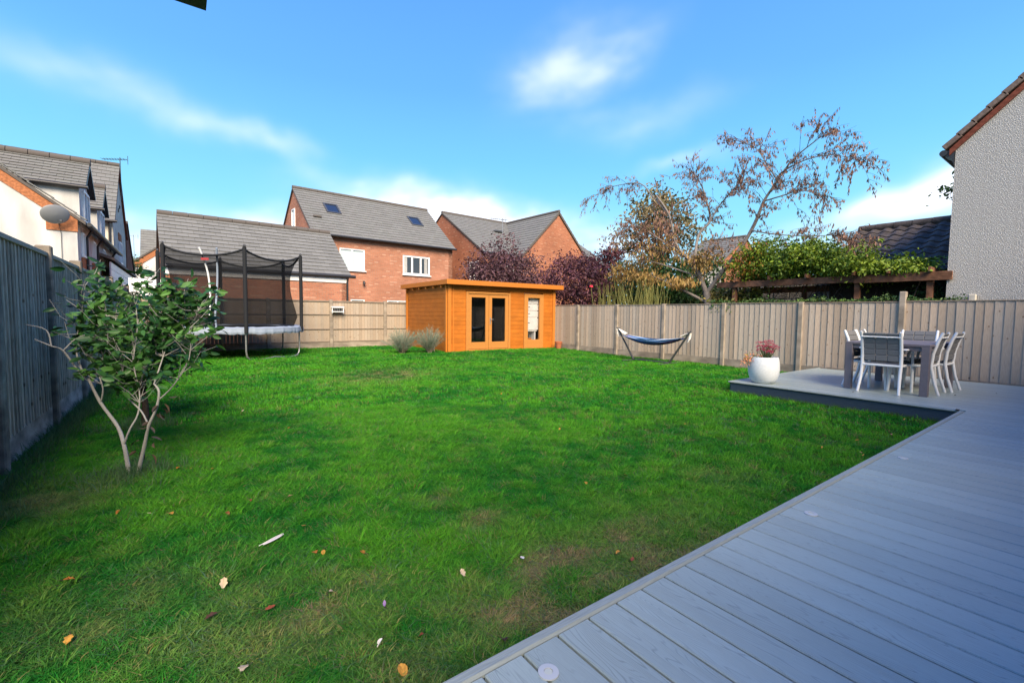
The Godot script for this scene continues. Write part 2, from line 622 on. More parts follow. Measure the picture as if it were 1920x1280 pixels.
	var lamp := mat(lin(0.45, 0.47, 0.40), 0.3)
	m.lens = lamp
	m.dark_wall = grained(mat(lin(0.05, 0.05, 0.05), 0.85, 0.3), soft, Vector3.ONE, true)
	m.pink = mat(lin(0.80, 0.03, 0.10), 0.6)
	m.stem = mat(lin(0.07, 0.11, 0.035), 0.7)
	m.wisp = mat(lin(0.22, 0.22, 0.065), 0.8)
	m.wisp_brown = mat(lin(0.20, 0.18, 0.13), 0.8)
	m.feather = mat(lin(0.50, 0.48, 0.47), 0.8)
	m.shed_pale = mat(lin(0.62, 0.50, 0.36), 0.8)
	m.leaf_gloss = mat(Color.WHITE, 0.42, 0.32)
	m.leaf_gloss.vertex_color_use_as_albedo = true
	m.leaf_gloss.backlight_enabled = true
	m.leaf_gloss.backlight = Color(0.35, 0.35, 0.35)
	for k in [["leaf_dark", 0.014, 0.058, 0.016], ["leaf_mid", 0.028, 0.095, 0.022], ["leaf_light", 0.055, 0.15, 0.03]]:
		var lf := mat(lin(k[1], k[2], k[3]), 0.42, 0.32)
		lf.backlight_enabled = true
		lf.backlight = Color(0.35, 0.35, 0.35)
		m[k[0]] = lf
	m.leaf_brown = mat(lin(0.06, 0.04, 0.025), 0.6)
	m.fallen = []
	for k in [[0.30, 0.10, 0.04], [0.52, 0.27, 0.05], [0.50, 0.17, 0.03], [0.48, 0.26, 0.15], [0.62, 0.50, 0.33], [0.75, 0.72, 0.68], [0.34, 0.22, 0.42], [0.28, 0.075, 0.035], [0.07, 0.035, 0.025]]:
		m.fallen.append(grained(mat(lin(k[0], k[1], k[2]), 0.7, 0.3), soft, Vector3.ONE * 8.0, true))


# ---------------------------------------------------------------- sky
func sky_image() -> Image:
	var w := 1024
	var h := 512
	var im := Image.create(w, h, false, Image.FORMAT_RGBF)
	var f := FastNoiseLite.new()
	f.seed = 11
	f.frequency = 1.0
	f.fractal_octaves = 5
	f.noise_type = FastNoiseLite.TYPE_SIMPLEX_SMOOTH
	# wisps and banks of cloud: azimuth, elevation, half length, half width, tilt (all degrees), strength
	var blobs := [
		[-9.0, 20.2, 6.5, 1.9, -6.0, 0.22], [-2.0, 19.5, 6.5, 1.8, -6.0, 0.30], [3.5, 18.6, 5.5, 1.2, -6.0, 0.32], [9.0, 18.2, 4.5, 1.0, -4.0, 0.26], [12.0, 16.2, 1.8, 1.4, -40.0, 0.16],
		[44.0, 27.6, 6.5, 2.9, 20.0, 0.66], [38.5, 26.3, 3.6, 1.8, 16.0, 0.4], [50.0, 29.0, 5.0, 1.5, 24.0, 0.22], [53.0, 22.0, 6.5, 1.8, 12.0, 0.22], [46.0, 22.5, 3.5, 1.3, 10.0, 0.14],
		[24.0, 12.6, 9.0, 2.2, -4.0, 1.4], [34.0, 11.0, 7.0, 2.2, -8.0, 1.3], [10.0, 9.0, 8.0, 2.0, 2.0, 0.9], [-3.0, 6.4, 6.0, 2.0, 0.0, 0.8], [47.0, 9.0, 7.0, 2.4, -4.0, 0.7],
		[80.0, 11.5, 7.0, 2.0, 26.0, 0.9], [74.0, 10.4, 6.5, 1.2, 16.0, 0.65], [86.0, 13.0, 8.0, 2.6, 22.0, 0.8], [57.0, 17.6, 5.5, 0.9, 10.0, 0.3], [64.0, 6.5, 12.0, 1.8, 4.0, 0.55],
	]
	var bands := [[-90.0, Vector3(0.2390, 0.3984, 0.6000)], [0.0, Vector3(0.2707, 0.5098, 0.6350)], [6.0, Vector3(0.2314, 0.5098, 0.6660)], [12.0, Vector3(0.1709, 0.4579, 0.6780)], [18.0, Vector3(0.1238, 0.3706, 0.6780)], [25.0, Vector3(0.0941, 0.2866, 0.6660)], [34.0, Vector3(0.0758, 0.2332, 0.6290)], [60.0, Vector3(0.0518, 0.1687, 0.6000)], [90.0, Vector3(0.0403, 0.1373, 0.6000)]]
	for j in h:
		var el := 90.0 - (j + 0.5) / h * 180.0
		var base := Vector3.ZERO
		for k in bands.size() - 1:
			if el >= bands[k][0] and el <= bands[k + 1][0]:
				var t: float = (el - bands[k][0]) / (bands[k + 1][0] - bands[k][0])
				base = bands[k][1].lerp(bands[k + 1][1], t)
		if el < -1.0:
			for i in w:
				im.set_pixel(i, j, Color(0.13, 0.15, 0.10))
			continue
		for i in w:
			var az := (i + 0.5) / w * 360.0
			if az > 180.0:
				az -= 360.0
			var d := Vector3(sin(deg_to_rad(az)) * cos(deg_to_rad(el)), sin(deg_to_rad(el)), -cos(deg_to_rad(az)) * cos(deg_to_rad(el)))
			var a := 0.0
			var wx := 2.2 * f.get_noise_3d(d.x * 7.0, d.y * 7.0, d.z * 7.0 + 3.0)
			var wy := 1.3 * f.get_noise_3d(d.x * 8.0 + 5.0, d.y * 8.0, d.z * 8.0)
			for b in blobs:
				var dx: float = az - b[0] + wx
				if absf(dx) > b[2] * 2.6 + 3.0:
					continue
				var dy: float = el - b[1] + wy
				if absf(dy) > 14.0:
					continue
				var ct := cos(deg_to_rad(b[4]))
				var sn := sin(deg_to_rad(b[4]))
				var x: float = (dx * ct + dy * sn) / b[2]
				var y: float = (-dx * sn + dy * ct) / b[3]
				a += (0.62 if b[1] > 15.0 else 0.8) * b[5] * exp(-(x * x + y * y) * 1.1)
			# the rest of the sky carries the same kind of streaks and the same low banks
			if az < -16.0 or az > 92.0:
				var far := clampf((absf(az - 38.0) - 54.0) / 20.0, 0.0, 1.0)
				var n := f.get_noise_3d(d.x * 1.6 + 7.0, d.y * 5.0, d.z * 1.6)
				var hi := clampf(n * 2.2 - 0.35, 0.0, 0.9) * clampf(1.3 - absf(el - 24.0) / 26.0, 0.0, 1.0)
				var low := clampf(f.get_noise_3d(d.x * 2.5, d.y * 4.0, d.z * 2.5 + 9.0) + 0.55, 0.0, 1.0) * exp(-pow((el - 8.0) / 5.0, 2.0))
				a += (hi + low) * far
			if a > 0.01:
				var n := f.get_noise_3d(d.x * 5.0, d.y * 13.0, d.z * 5.0)
				var n2 := f.get_noise_3d(d.x * 9.0 + d.y * 6.0, d.y * 30.0 - d.x * 8.0, d.z * 9.0)
				a = clampf(a * (1.0 + n * 0.8 + n2 * 0.55), 0.0, 1.0)
			var k := base.lerp(Vector3(0.68, 0.72, 0.80), a)
			im.set_pixel(i, j, Color(k.x, k.y, k.z))
	return im


func lawn_height(s: float, n: float) -> float:
	return 0.05 * smoothstep(9.0, 13.0, n) + 0.012 * sin(s * 1.3 + n * 0.7) * sin(n * 0.9 - s * 0.4)


# ---------------------------------------------------------------- roofs
# rows of tiles on a slope; o is the lower left corner, x runs along the eave, u up the slope; one by one as parts, or joined where they are too small to tell apart
func tile_slope(parent: Node, o: Vector3, x: Vector3, u: Vector3, width: float, run: float, tw: float, course: float, mats: Array, single: bool, tint := Vector3(0.205, 0.207, 0.198)) -> void:
	var nrm := x.cross(u).normalized()
	var cols := roundi(width / tw)
	tw = width / cols
	var rows := roundi(run / course)
	course = run / rows
	var full := MB.new()
	var half := MB.new()
	for k in 2:
		var b: MB = full if k == 0 else half
		var w := (tw if k == 0 else tw * 0.5) - 0.006
		tile_shape(b, w, course)
	var fm := full.mesh()
	var hm := half.mesh()
	var all := MB.new()
	all.tinted = true
	for r in rows:
		var odd := r % 2
		for k in cols + odd:
			var at := (k - 0.5 * odd) * tw + 0.003
			var small: bool = odd and (k == 0 or k == cols)
			if small and k == 0:
				at = 0.003
			var g := o + x * at + u * (course * r) + nrm * rr(0.0, 0.004)
			var bs := Basis(x, u, nrm)
			if single:
				put("tile", hm if small else fm, mats[rng.randi() % mats.size()], parent, Transform3D(bs, g))
			else:
				var f := rr(0.93, 1.07)
				all.col = Color(tint.x * f, tint.y * f, tint.z * f)
				tile_shape(all, (tw * 0.5 if small else tw) - 0.006, course, Transform3D(bs, g))
	if not single:
		var t := part("tiles", all, m.tile_many, parent)
		t.set_meta("kind", "stuff")


func tile_shape(b: MB, w: float, course: float, xf := Transform3D()) -> void:
	var lo := 0.040
	var hi := 0.012
	var a := [Vector3(0, 0, lo), Vector3(w, 0, lo), Vector3(w, course, hi), Vector3(0, course, hi)]
	var d := [Vector3(0, 0, lo - 0.028), Vector3(w, 0, lo - 0.028), Vector3(w, course, hi - 0.02), Vector3(0, course, hi - 0.02)]
	for i in 4:
		a[i] = xf * a[i]
		d[i] = xf * d[i]
	b.face(a[0], a[1], a[2], a[3], xf.basis * Vector3(0, 0, 1))
	b.face(a[0], a[1], d[1], d[0], xf.basis * Vector3(0, -1, 0))
	b.face(a[0], a[3], d[3], d[0], xf.basis * Vector3(-1, 0, 0))
	b.face(a[1], a[2], d[2], d[1], xf.basis * Vector3(1, 0, 0))


# one curved clay pantile, lying on a slope
func pantile_shape(w: float, course: float) -> ArrayMesh:
	var b := MB.new()
	var k := 8
	for i in k:
		var t0 := float(i) / k
		var t1 := float(i + 1) / k
		var z0 := 0.028 * sin(t0 * TAU)
		var z1 := 0.028 * sin(t1 * TAU)
		var a := Vector3(t0 * w, 0, z0 + 0.055)
		var d := Vector3(t1 * w, 0, z1 + 0.055)
		var e := Vector3(t1 * w, course, z1 + 0.022)
		var f := Vector3(t0 * w, course, z0 + 0.022)
		var na := Vector3(-cos(t0 * TAU) * 0.17, 0, w).normalized()
		var nb := Vector3(-cos(t1 * TAU) * 0.17, 0, w).normalized()
		b.quad_n(a, d, e, f, na, nb, nb, na)
		b.face(a, d, d - Vector3(0, 0, 0.03), a - Vector3(0, 0, 0.03), Vector3(0, -1, 0))
	return b.mesh()


func ridge_line(parent: Node, a: Vector3, d: Vector3, each: float, mt: Material, single: bool) -> void:
	var len_ := a.distance_to(d)
	var k := maxi(1, roundi(len_ / each))
	var dir := (d - a) / k
	var b := MB.new()
	for i in k:
		if single:
			b = MB.new()
		b.tube([a + dir * i + dir.normalized() * 0.008, a + dir * (i + 0.985)], [0.115, 0.12], 8)
		if single:
			part("ridge_tile", b, mt, parent)
	if not single:
		part("ridge", b, mt, parent)


# a window standing in an upright wall: o is its lower left corner, x along the wall, z out of it
func window(parent: Node, o: Vector3, x: Vector3, z: Vector3, w: float, h: float, panes: int, frame_mat: Material, pane_mat: Material, bar := 0.07) -> Node3D:
	var root := node_part("window", parent)
	var fr := MB.new()
	var up := Vector3.UP
	var bs := Basis(x, up, z)
	fr.box(o + x * w * 0.5 + up * bar * 0.5 - z * 0.01, Vector3(w, bar, 0.09), bs)
	fr.box(o + x * w * 0.5 + up * (h - bar * 0.5) - z * 0.01, Vector3(w, bar, 0.09), bs)
	for i in panes + 1:
		var px := bar * 0.5 + (w - bar) * i / panes
		fr.box(o + x * px + up * h * 0.5 - z * 0.01, Vector3(bar, h - bar * 2.0, 0.09), bs)
	part("frame", fr, frame_mat, root)
	for i in panes:
		var p := MB.new()
		var x0 := bar + (w - bar) * i / panes
		var x1 := (w - bar) * (i + 1) / panes
		p.box(o + x * (x0 + x1) * 0.5 + up * h * 0.5 - z * 0.02, Vector3(x1 - x0 + 0.01, h - bar * 2.0 + 0.01, 0.01), bs)
		part("pane", p, pane_mat, root)
	return root


func sill(parent: Node, o: Vector3, x: Vector3, z: Vector3, w: float, mt: Material) -> void:
	var b := MB.new()
	b.box(o + x * w * 0.5 - Vector3.UP * 0.03 + z * 0.04, Vector3(w + 0.1, 0.055, 0.10), Basis(x, Vector3.UP, z))
	part("sill", b, mt, parent)


func gutter(parent: Node, a: Vector3, d: Vector3, down: Array, mt: Material) -> void:
	var b := MB.new()
	b.tube([a, d], [0.06], 8)
	part("gutter", b, mt, parent)
	for g in down:
		var t := MB.new()
		var top: Vector3 = g[0]
		t.tube([top, top + g[1] * 0.3 + Vector3.DOWN * 0.25, Vector3(top.x, 0.0, top.z) + g[1] * 0.3], [0.04], 8)
		part("downpipe", t, mt, parent)


func aerial(parent: Node, foot: Vector3, tall: float, mt: Material, turn: float) -> void:
	var b := MB.new()
	b.tube([foot, foot + Vector3.UP * tall], [0.022], 6)
	var d := Vector3(cos(turn), 0.0, sin(turn))
	var e := Vector3(-sin(turn), 0.0, cos(turn))
	var top := foot + Vector3.UP * (tall - 0.1)
	b.tube([top - d * 0.9, top + d * 0.35], [0.016], 5)
	for k in 9:
		var c := top - d * (0.85 - 0.14 * k)
		b.tube([c - e * 0.18, c + e * 0.18], [0.009], 4)
	b.tube([top + d * 0.3 + Vector3.UP * 0.22 - e * 0.12, top + d * 0.3 - Vector3.UP * 0.22 - e * 0.12], [0.012], 4)
	part("aerial", b, mt, parent)


# a house with its ridge along its local x: front wall at z = 0, its back at z = -deep
func gable_house(o: Node3D, long: float, deep: float, eave: float, ridge: float, wall_mat: Material, holes: Array, single: bool, tw: float, course: float, side_holes := [], over := 0.25) -> void:
	var half := deep * 0.5
	var slope := (ridge - eave) / (half + over)
	var top := eave + slope * over - 0.05
	var b := MB.new()
	b.wall(Vector3(0, 0, 0), Vector3.RIGHT, Vector3.BACK, long, top, holes, 0.28)
	b.wall(Vector3(long, 0, -deep), Vector3.LEFT, Vector3.FORWARD, long, top, [], 0.28)
	b.wall(Vector3(0, 0, -deep), Vector3.BACK, Vector3.LEFT, deep, top, side_holes, 0.28)
	b.wall(Vector3(long, 0, 0), Vector3.FORWARD, Vector3.RIGHT, deep, top, [], 0.28)
	for e in [0, 1]:
		var x0 := 0.0 if e == 0 else long
		var k := 0.28 if e == 0 else -0.28
		var y1 := ridge - 0.07
		var a := Vector3(x0, top, 0)
		var d := Vector3(x0, top, -deep)
		var c := Vector3(x0, y1, -half)
		var out := Vector3.LEFT if e == 0 else Vector3.RIGHT
		b.tri_out(a, d, c, out)
		b.tri_out(a + Vector3(k, 0, 0), d + Vector3(k, 0, 0), c + Vector3(k, 0, 0), -out)
	part("wall", b, wall_mat, o)
	var run := sqrt(pow(half + over, 2.0) + pow(ridge - eave, 2.0))
	var u := Vector3(0, ridge - eave, -(half + over)).normalized()
	var rf := node_part("roof", o)
	var slab := MB.new()
	for k in [1.0, -1.0]:
		var z0: float = over if k > 0 else -deep - over
		var nrm := Vector3(0, half + over, (ridge - eave) * k).normalized()
		var a := Vector3(-0.08, eave, z0)
		var d := Vector3(long + 0.08, eave, z0)
		var e := Vector3(long + 0.08, ridge, -half)
		var f := Vector3(-0.08, ridge, -half)
		slab.face(a, d, e, f, nrm)
		var dn := -nrm * 0.06
		slab.face(a + dn, d + dn, e + dn, f + dn, -nrm)
		slab.face(a, d, d + dn, a + dn, Vector3(0, 0, k))
		slab.face(a, f, f + dn, a + dn, Vector3.LEFT)
		slab.face(d, e, e + dn, d + dn, Vector3.RIGHT)
	part("roof_deck", slab, m.ridge, rf)
	tile_slope(rf, Vector3(-0.08, eave, over), Vector3.RIGHT, u, long + 0.16, run, tw, course, m.tile, single)
	ridge_line(rf, Vector3(-0.08, ridge + 0.02, -half), Vector3(long + 0.08, ridge + 0.02, -half), 0.45, m.ridge, single)


# an open tube of a given outline: a roof window lying in a slope
func skylight(parent: Node, mid: Vector3, u: Vector3, w: float, h: float) -> void:
	var root := node_part("skylight", parent)
	var nrm := Vector3.RIGHT.cross(u).normalized()
	var bs := Basis(Vector3.RIGHT, u, nrm)
	var f := MB.new()
	f.box(mid + u * (h * 0.5 - 0.04), Vector3(w, 0.09, 0.14), bs)
	f.box(mid - u * (h * 0.5 - 0.04), Vector3(w, 0.09, 0.14), bs)
	for s in [-1.0, 1.0]:
		f.box(mid + Vector3.RIGHT * s * (w * 0.5 - 0.045), Vector3(0.09, h - 0.17, 0.14), bs)
	part("frame", f, m.steel_dark, root)
	var p := MB.new()
	p.box(mid + nrm * 0.03, Vector3(w - 0.16, h - 0.16, 0.02), bs)
	part("pane", p, m.dark_glass, root)


func _ready() -> void:
	# ---- camera, sky, sun, exposure
	var cam := Camera3D.new()
	cam.name = "camera"
	cam.position = Vector3(0, 1.28, 0)
	cam.rotation_degrees = Vector3(-3.424, -36.3, 0.672)
	cam.fov = 74.03
	cam.near = 0.05
	cam.far = 600.0
	add_child(cam)
	cam.current = true
	var sky_mat := PanoramaSkyMaterial.new()
	sky_mat.panorama = ImageTexture.create_from_image(sky_image())
	var sky := Sky.new()
	sky.sky_material = sky_mat
	var env := Environment.new()
	env.background_mode = Environment.BG_SKY
	env.sky = sky
	env.background_energy_multiplier = 1.0
	env.tonemap_mode = Environment.TONE_MAPPER_LINEAR
	env.tonemap_exposure = 1.85
	env.sdfgi_enabled = true
	env.ssao_enabled = true
	env.ssil_enabled = true
	var we := WorldEnvironment.new()
	we.name = "world_environment"
	we.environment = env
	add_child(we)
	var sun := DirectionalLight3D.new()
	sun.name = "sun"
	sun.light_color = Color(1.0, 0.92, 0.80)
	sun.light_energy = 1.6
	sun.light_angular_distance = 34.0
	sun.shadow_enabled = true
	sun.look_at_from_position(Vector3.ZERO, Vector3(0.38, -0.82, -0.92))
	add_child(sun)

	rng.seed = 20
	make_materials()
	ground_and_lawn()
	deck()
	unseen_own_house()
	fence_right()
	fence_left()
	fence_back()
	summerhouse()
	brick_garage()
	brick_house()
	brick_house_beyond()
	white_house()
	far_houses()
	pebble_house()
	dark_roof_house()
	pergola()
	trees()
	trampoline()
	hammock()
	table_and_chairs()
	flower_pot()
	small_things()
	grass()
	fallen_leaves()


# ---------------------------------------------------------------- ground, lawn and deck
func ground_and_lawn() -> void:
	var g := MB.new()
	g.quad(Vector3(-300, -0.06, 300), Vector3(300, -0.06, 300), Vector3(300, -0.06, -300), Vector3(-300, -0.06, -300))
	structure("ground", g, m.ground, "rough ground of the neighbouring plots beyond the fences")
	var l := MB.new()
	var ks := 60
	var kn := 84
	var s0 := -1.2
	var s1 := 11.42
	for i in ks:
		for j in kn:
			var a := s0 + (s1 - s0) * i / ks
			var b := s0 + (s1 - s0) * (i + 1) / ks
			var c := -1.9 + 18.4 * j / kn
			var d := -1.9 + 18.4 * (j + 1) / kn
			l.quad(v(a, lawn_height(a, c), c), v(b, lawn_height(b, c), c), v(b, lawn_height(b, d), d), v(a, lawn_height(a, d), d))
	structure("lawn", l, m.soil, "green lawn with worn brown patches between the fences")


func deck() -> void:
	var o := thing("deck", "grey composite board deck with a raised corner under the dining table", "deck")
	var top := 0.19
	var pitch := 0.15
	var short := MB.new()
	short.cbox(Vector3.ZERO, Vector3(0.1415, 0.024, 2.98), 0.004)
	var sm := short.mesh()
	var long := MB.new()
	long.cbox(Vector3.ZERO, Vector3(0.1415, 0.024, 5.83), 0.004)
	var lm := long.mesh()
	for i in 85:
		var s := -1.2 + pitch * i + 0.0375
		if s > 11.25:
			break
		var deep := s > 7.62
		var a := -1.88
		var e := 3.948 if deep else 1.096
		var mi := put("board", lm if deep else sm, m.deck[rng.randi() % 6], o, Transform3D(Basis(), v(s, top - 0.012 + rr(-0.0006, 0.0006), (a + e) * 0.5)))
		mi.rotation_degrees.y = rr(-0.02, 0.02)
	# bullnose edging and dark facing boards
	var e1 := MB.new()
	e1.cbox(v(3.14, top - 0.012, 1.1275), Vector3(8.76, 0.026, 0.047), 0.008)
	part("edge_trim", e1, m.deck_edge, o)
	var e2 := MB.new()
	e2.cbox(v(7.545, top - 0.012, 2.56), Vector3(0.047, 0.026, 2.82), 0.008)
	part("edge_trim", e2, m.deck_edge_long, o)
	var e3 := MB.new()
	e3.cbox(v(9.43, top - 0.012, 3.98), Vector3(3.8, 0.026, 0.047), 0.008)
	part("edge_trim", e3, m.deck_edge, o)
	var f1 := MB.new()
	f1.cbox(v(7.553, 0.078, 2.565), Vector3(0.022, 0.195, 2.79), 0.003)
	part("fascia_board", f1, m.deck_fascia, o)
	var f2 := MB.new()
	f2.cbox(v(3.18, 0.078, 1.118), Vector3(8.72, 0.195, 0.022), 0.003)
	part("fascia_board", f2, m.deck_fascia, o)
	var f3 := MB.new()
	f3.cbox(v(9.43, 0.078, 3.972), Vector3(3.73, 0.195, 0.022), 0.003)
	part("fascia_board", f3, m.deck_fascia, o)
	var j := MB.new()  # solid dark sheet below the boards; its colour puts shade into the gaps
	j.span(v(-1.2, 0.02, -1.88), v(11.2, 0.06, 1.07))
	j.span(v(7.62, 0.02, 1.0705), v(11.2, 0.059, 3.93))
	part("gap_shade_sheet", j, m.dark_wall, o)
	var cap := MB.new()
	cap.cbox(v(7.53, top + 0.006, 1.165), Vector3(0.05, 0.014, 0.035), 0.004)
	part("corner_cap", cap, m.black_plastic, o)
	var names := ["first recessed deck light, at the bottom edge of the picture", "second recessed deck light, beside the lawn edge of the deck", "third recessed deck light, small and far along the deck edge"]
	var k := 0
	for s in [0.88, 2.81, 4.55]:
		var t := thing("deck_light", names[k], "deck light", v(s, top + 0.0005, 0.99), 0.0, "round lights set in the deck")
		var ring := MB.new()
		ring.lathe(Vector3.ZERO, [[0.032, 0.0], [0.032, 0.004], [0.014, 0.005], [0.014, 0.002]], 28)
		part("rim", ring, m.dish_pale, t)
		var ln := MB.new()
		ln.lathe(Vector3.ZERO, [[0.0139, 0.001], [0.013, 0.0035], [0.0, 0.004]], 20)
		part("lens", ln, m.lens, t)
		k += 1


# the unseen house behind the camera, walls and roofs sized for the shadow they cast, and the canopy whose dark corner shows at the top of the picture
func unseen_own_house() -> void:
	var o := thing("unseen_own_house", "unseen brick house sized for shadow whose dark beam end hangs in at the top left", "house")
	var w := MB.new()
	w.span(v(-0.4, 0.0, -1.9), v(3.99, 3.1, -8.0))
	part("extension_wall", w, m.brick, o)
	var w2 := MB.new()
	w2.span(v(4.0, 0.0, -1.92), v(11.0, 3.9, -9.9))
	part("wall", w2, m.brick_other, o)
	var r := MB.new()
	r.prism(v(11.2, 0, 0), Vector3(0, 0, -1), Vector3.UP, [[-1.65, 3.91], [-10.2, 3.91], [-5.9, 6.1]], 7.4)
	part("roof", r, m.ridge, o)
	var e := MB.new()
	e.span(v(-0.5, 3.11, -1.8), v(3.98, 3.25, -8.0))
	part("extension_roof", e, m.felt, o)
	var c := MB.new()
	c.span(v(-0.25, 2.305, -1.79), v(0.10, 2.44, 1.93))
	part("canopy_beam", c, m.black_plastic, o)


# ---------------------------------------------------------------- fences
func fence_right() -> void:
	var s := 11.36
	var o := thing("right_fence", "tan featheredge board fence with concrete posts along the right side of the garden", "fence")
	var tops := [1.60, 1.605, 1.60, 1.61, 1.60, 1.60, 1.61, 1.62, 1.62, 1.62]
	var posts := [-0.95, 0.85, 2.62, 4.40, 6.20, 8.0, 9.75, 11.5, 13.25, 15.0, 16.55]
	var bm := []
	for k in 3:
		var b := MB.new()
		var w := 0.122 + 0.006 * k
		var h := 1.40
		# a board that is thicker along one edge
		b.prism(Vector3(0, h * 0.5, 0), Vector3.RIGHT, Vector3.FORWARD, [[-w * 0.5, -0.004], [w * 0.5, -0.004], [w * 0.5, 0.012], [w * 0.5 - 0.005, 0.016], [-w * 0.5, 0.002]], h)
		bm.append(b.mesh())
	for k in posts.size() - 1:
		var a: float = posts[k] + 0.05
		var e: float = posts[k + 1] - 0.05
		var cnt := roundi((e - a) / 0.118)
		var base := lawn_height(s, (a + e) * 0.5)
		if k < 1:
			continue
		for i in cnt:
			var n := a + (e - a) * (i + 0.5) / cnt
			# local x runs up the garden, local -z faces it
			var bs := Basis(Vector3(0, 0, -1), Vector3.UP, Vector3(1, 0, 0))
			bs = bs * Basis(Vector3(0, 0, 1), rr(-0.004, 0.004))
			bs = bs * Basis(Vector3.UP, rr(-0.008, 0.008))
			put("board", bm[rng.randi() % 3], m.fence_right[rng.randi() % 7], o, Transform3D(bs, Vector3(s - 0.012 + rr(-0.002, 0.002), tops[k] - 0.70 + rr(-0.004, 0.004), -n)))
		var g := MB.new()
		g.cbox(v(s, base + 0.085, (a + e) * 0.5), Vector3(0.05, 0.25, e - a), 0.006)
		part("gravel_board", g, m.concrete, o)
		var rl := MB.new()
		for y in [0.45, 0.95, 1.42]:
			rl.box(v(s + 0.035, y, (a + e) * 0.5), Vector3(0.045, 0.07, e - a + 0.02))
		part("rails", rl, m.rail, o)
		var cp := MB.new()
		cp.cbox(v(s - 0.006, tops[k] + 0.012, (a + e) * 0.5), Vector3(0.06, 0.022, e - a + 0.02), 0.004)
		part("capping", cp, m.rail, o)
	for k in posts.size():
		if k == 0:
			continue
		var tall := 1.81 if k == 2 else 1.635
		var p := MB.new()
		p.cbox(v(s - 0.01, tall * 0.5 - 0.05, posts[k]), Vector3(0.115, tall + 0.1, 0.105), 0.012)
		part("post", p, m.concrete, o)


func fence_left() -> void:
	var s := -1.15
	var o := thing("left_fence", "dark grey shaded board fence with concrete posts along the left side of the garden", "fence")
	var b := MB.new()
	b.prism(Vector3(0, 0.80, 0), Vector3.RIGHT, Vector3.FORWARD, [[-0.056, -0.004], [0.056, -0.004], [0.056, 0.016], [0.050, 0.021], [-0.056, 0.003]], 1.60)
	var bmesh := b.mesh()
	for k in 9:
		var p0 := 1.33 + 1.84 * k
		var p1 := minf(p0 + 1.84, 16.42)
		var a := p0 + 0.05
		var e := p1 - 0.05
		var cnt := roundi((e - a) / 0.102)
		for i in cnt:
			var n := a + (e - a) * (i + 0.5) / cnt
			var bs := Basis(Vector3(0, 0, 1), Vector3.UP, Vector3(-1, 0, 0))
			bs = bs * Basis(Vector3.UP, rr(-0.03, 0.03)) * Basis(Vector3(0, 0, 1), rr(-0.003, 0.003))
			put("board", bmesh, m.fence_left[rng.randi() % 6], o, Transform3D(bs, Vector3(s + 0.012 + rr(-0.002, 0.003), 1.04, -n)))
		var g := MB.new()
		g.cbox(v(s - 0.005, 0.10, (a + e) * 0.5), Vector3(0.055, 0.31, e - a), 0.006)
		part("gravel_board", g, m.concrete_grey, o)
		var rl := MB.new()
		for y in [0.5, 1.05, 1.6]:
			rl.box(v(s - 0.035, y, (a + e) * 0.5), Vector3(0.045, 0.07, e - a + 0.02))
		part("rails", rl, m.rail, o)
		var cp := MB.new()
		cp.cbox(v(s + 0.006, 1.855, (a + e) * 0.5), Vector3(0.075, 0.045, e - a + 0.02), 0.005)
		part("capping", cp, m.fence_left[1], o)
		var p := MB.new()
		p.cbox(v(s + 0.006, 0.92, p0), Vector3(0.125, 2.06, 0.11), 0.012)
		part("post", p, m.post_dark, o)


func fence_back() -> void:
	var n := 16.42
	var o := thing("back_fence", "sunlit tan panel fence with three rails across the end of the garden", "fence")
	var b := MB.new()
	b.cbox(Vector3.ZERO, Vector3(0.0965, 1.44, 0.018), 0.0025)
	var bmesh := b.mesh()
	var posts := [-1.1, 0.37, 2.30, 4.24, 6.17, 8.1, 10.03, 11.4]
	for k in posts.size() - 1:
		var a: float = posts[k] + 0.055
		var e: float = posts[k + 1] - 0.055
		var cnt := roundi((e - a) / 0.0985)
		for i in cnt:
			var s := a + (e - a) * (i + 0.5) / cnt
			put("board", bmesh, m.fence_back[rng.randi() % 6], o, Transform3D(Basis(), v(s, 0.96 + rr(-0.003, 0.003), n + rr(-0.002, 0.002))))
		for y in [1.66, 1.20, 0.70, 0.265]:
			var rl := MB.new()
			rl.cbox(v((a + e) * 0.5, y, n - 0.022), Vector3(e - a, 0.035 if y < 1.5 else 0.05, 0.03), 0.004)
			part("rail", rl, m.rail, o)
		var g := MB.new()
		g.cbox(v((a + e) * 0.5, 0.11, n), Vector3(e - a, 0.26, 0.05), 0.006)
		part("gravel_board", g, m.concrete, o)
	for k in posts.size():
		var p := MB.new()
		p.cbox(v(posts[k], 0.83, n), Vector3(0.11, 1.76, 0.12), 0.012)
		part("post", p, m.concrete, o)


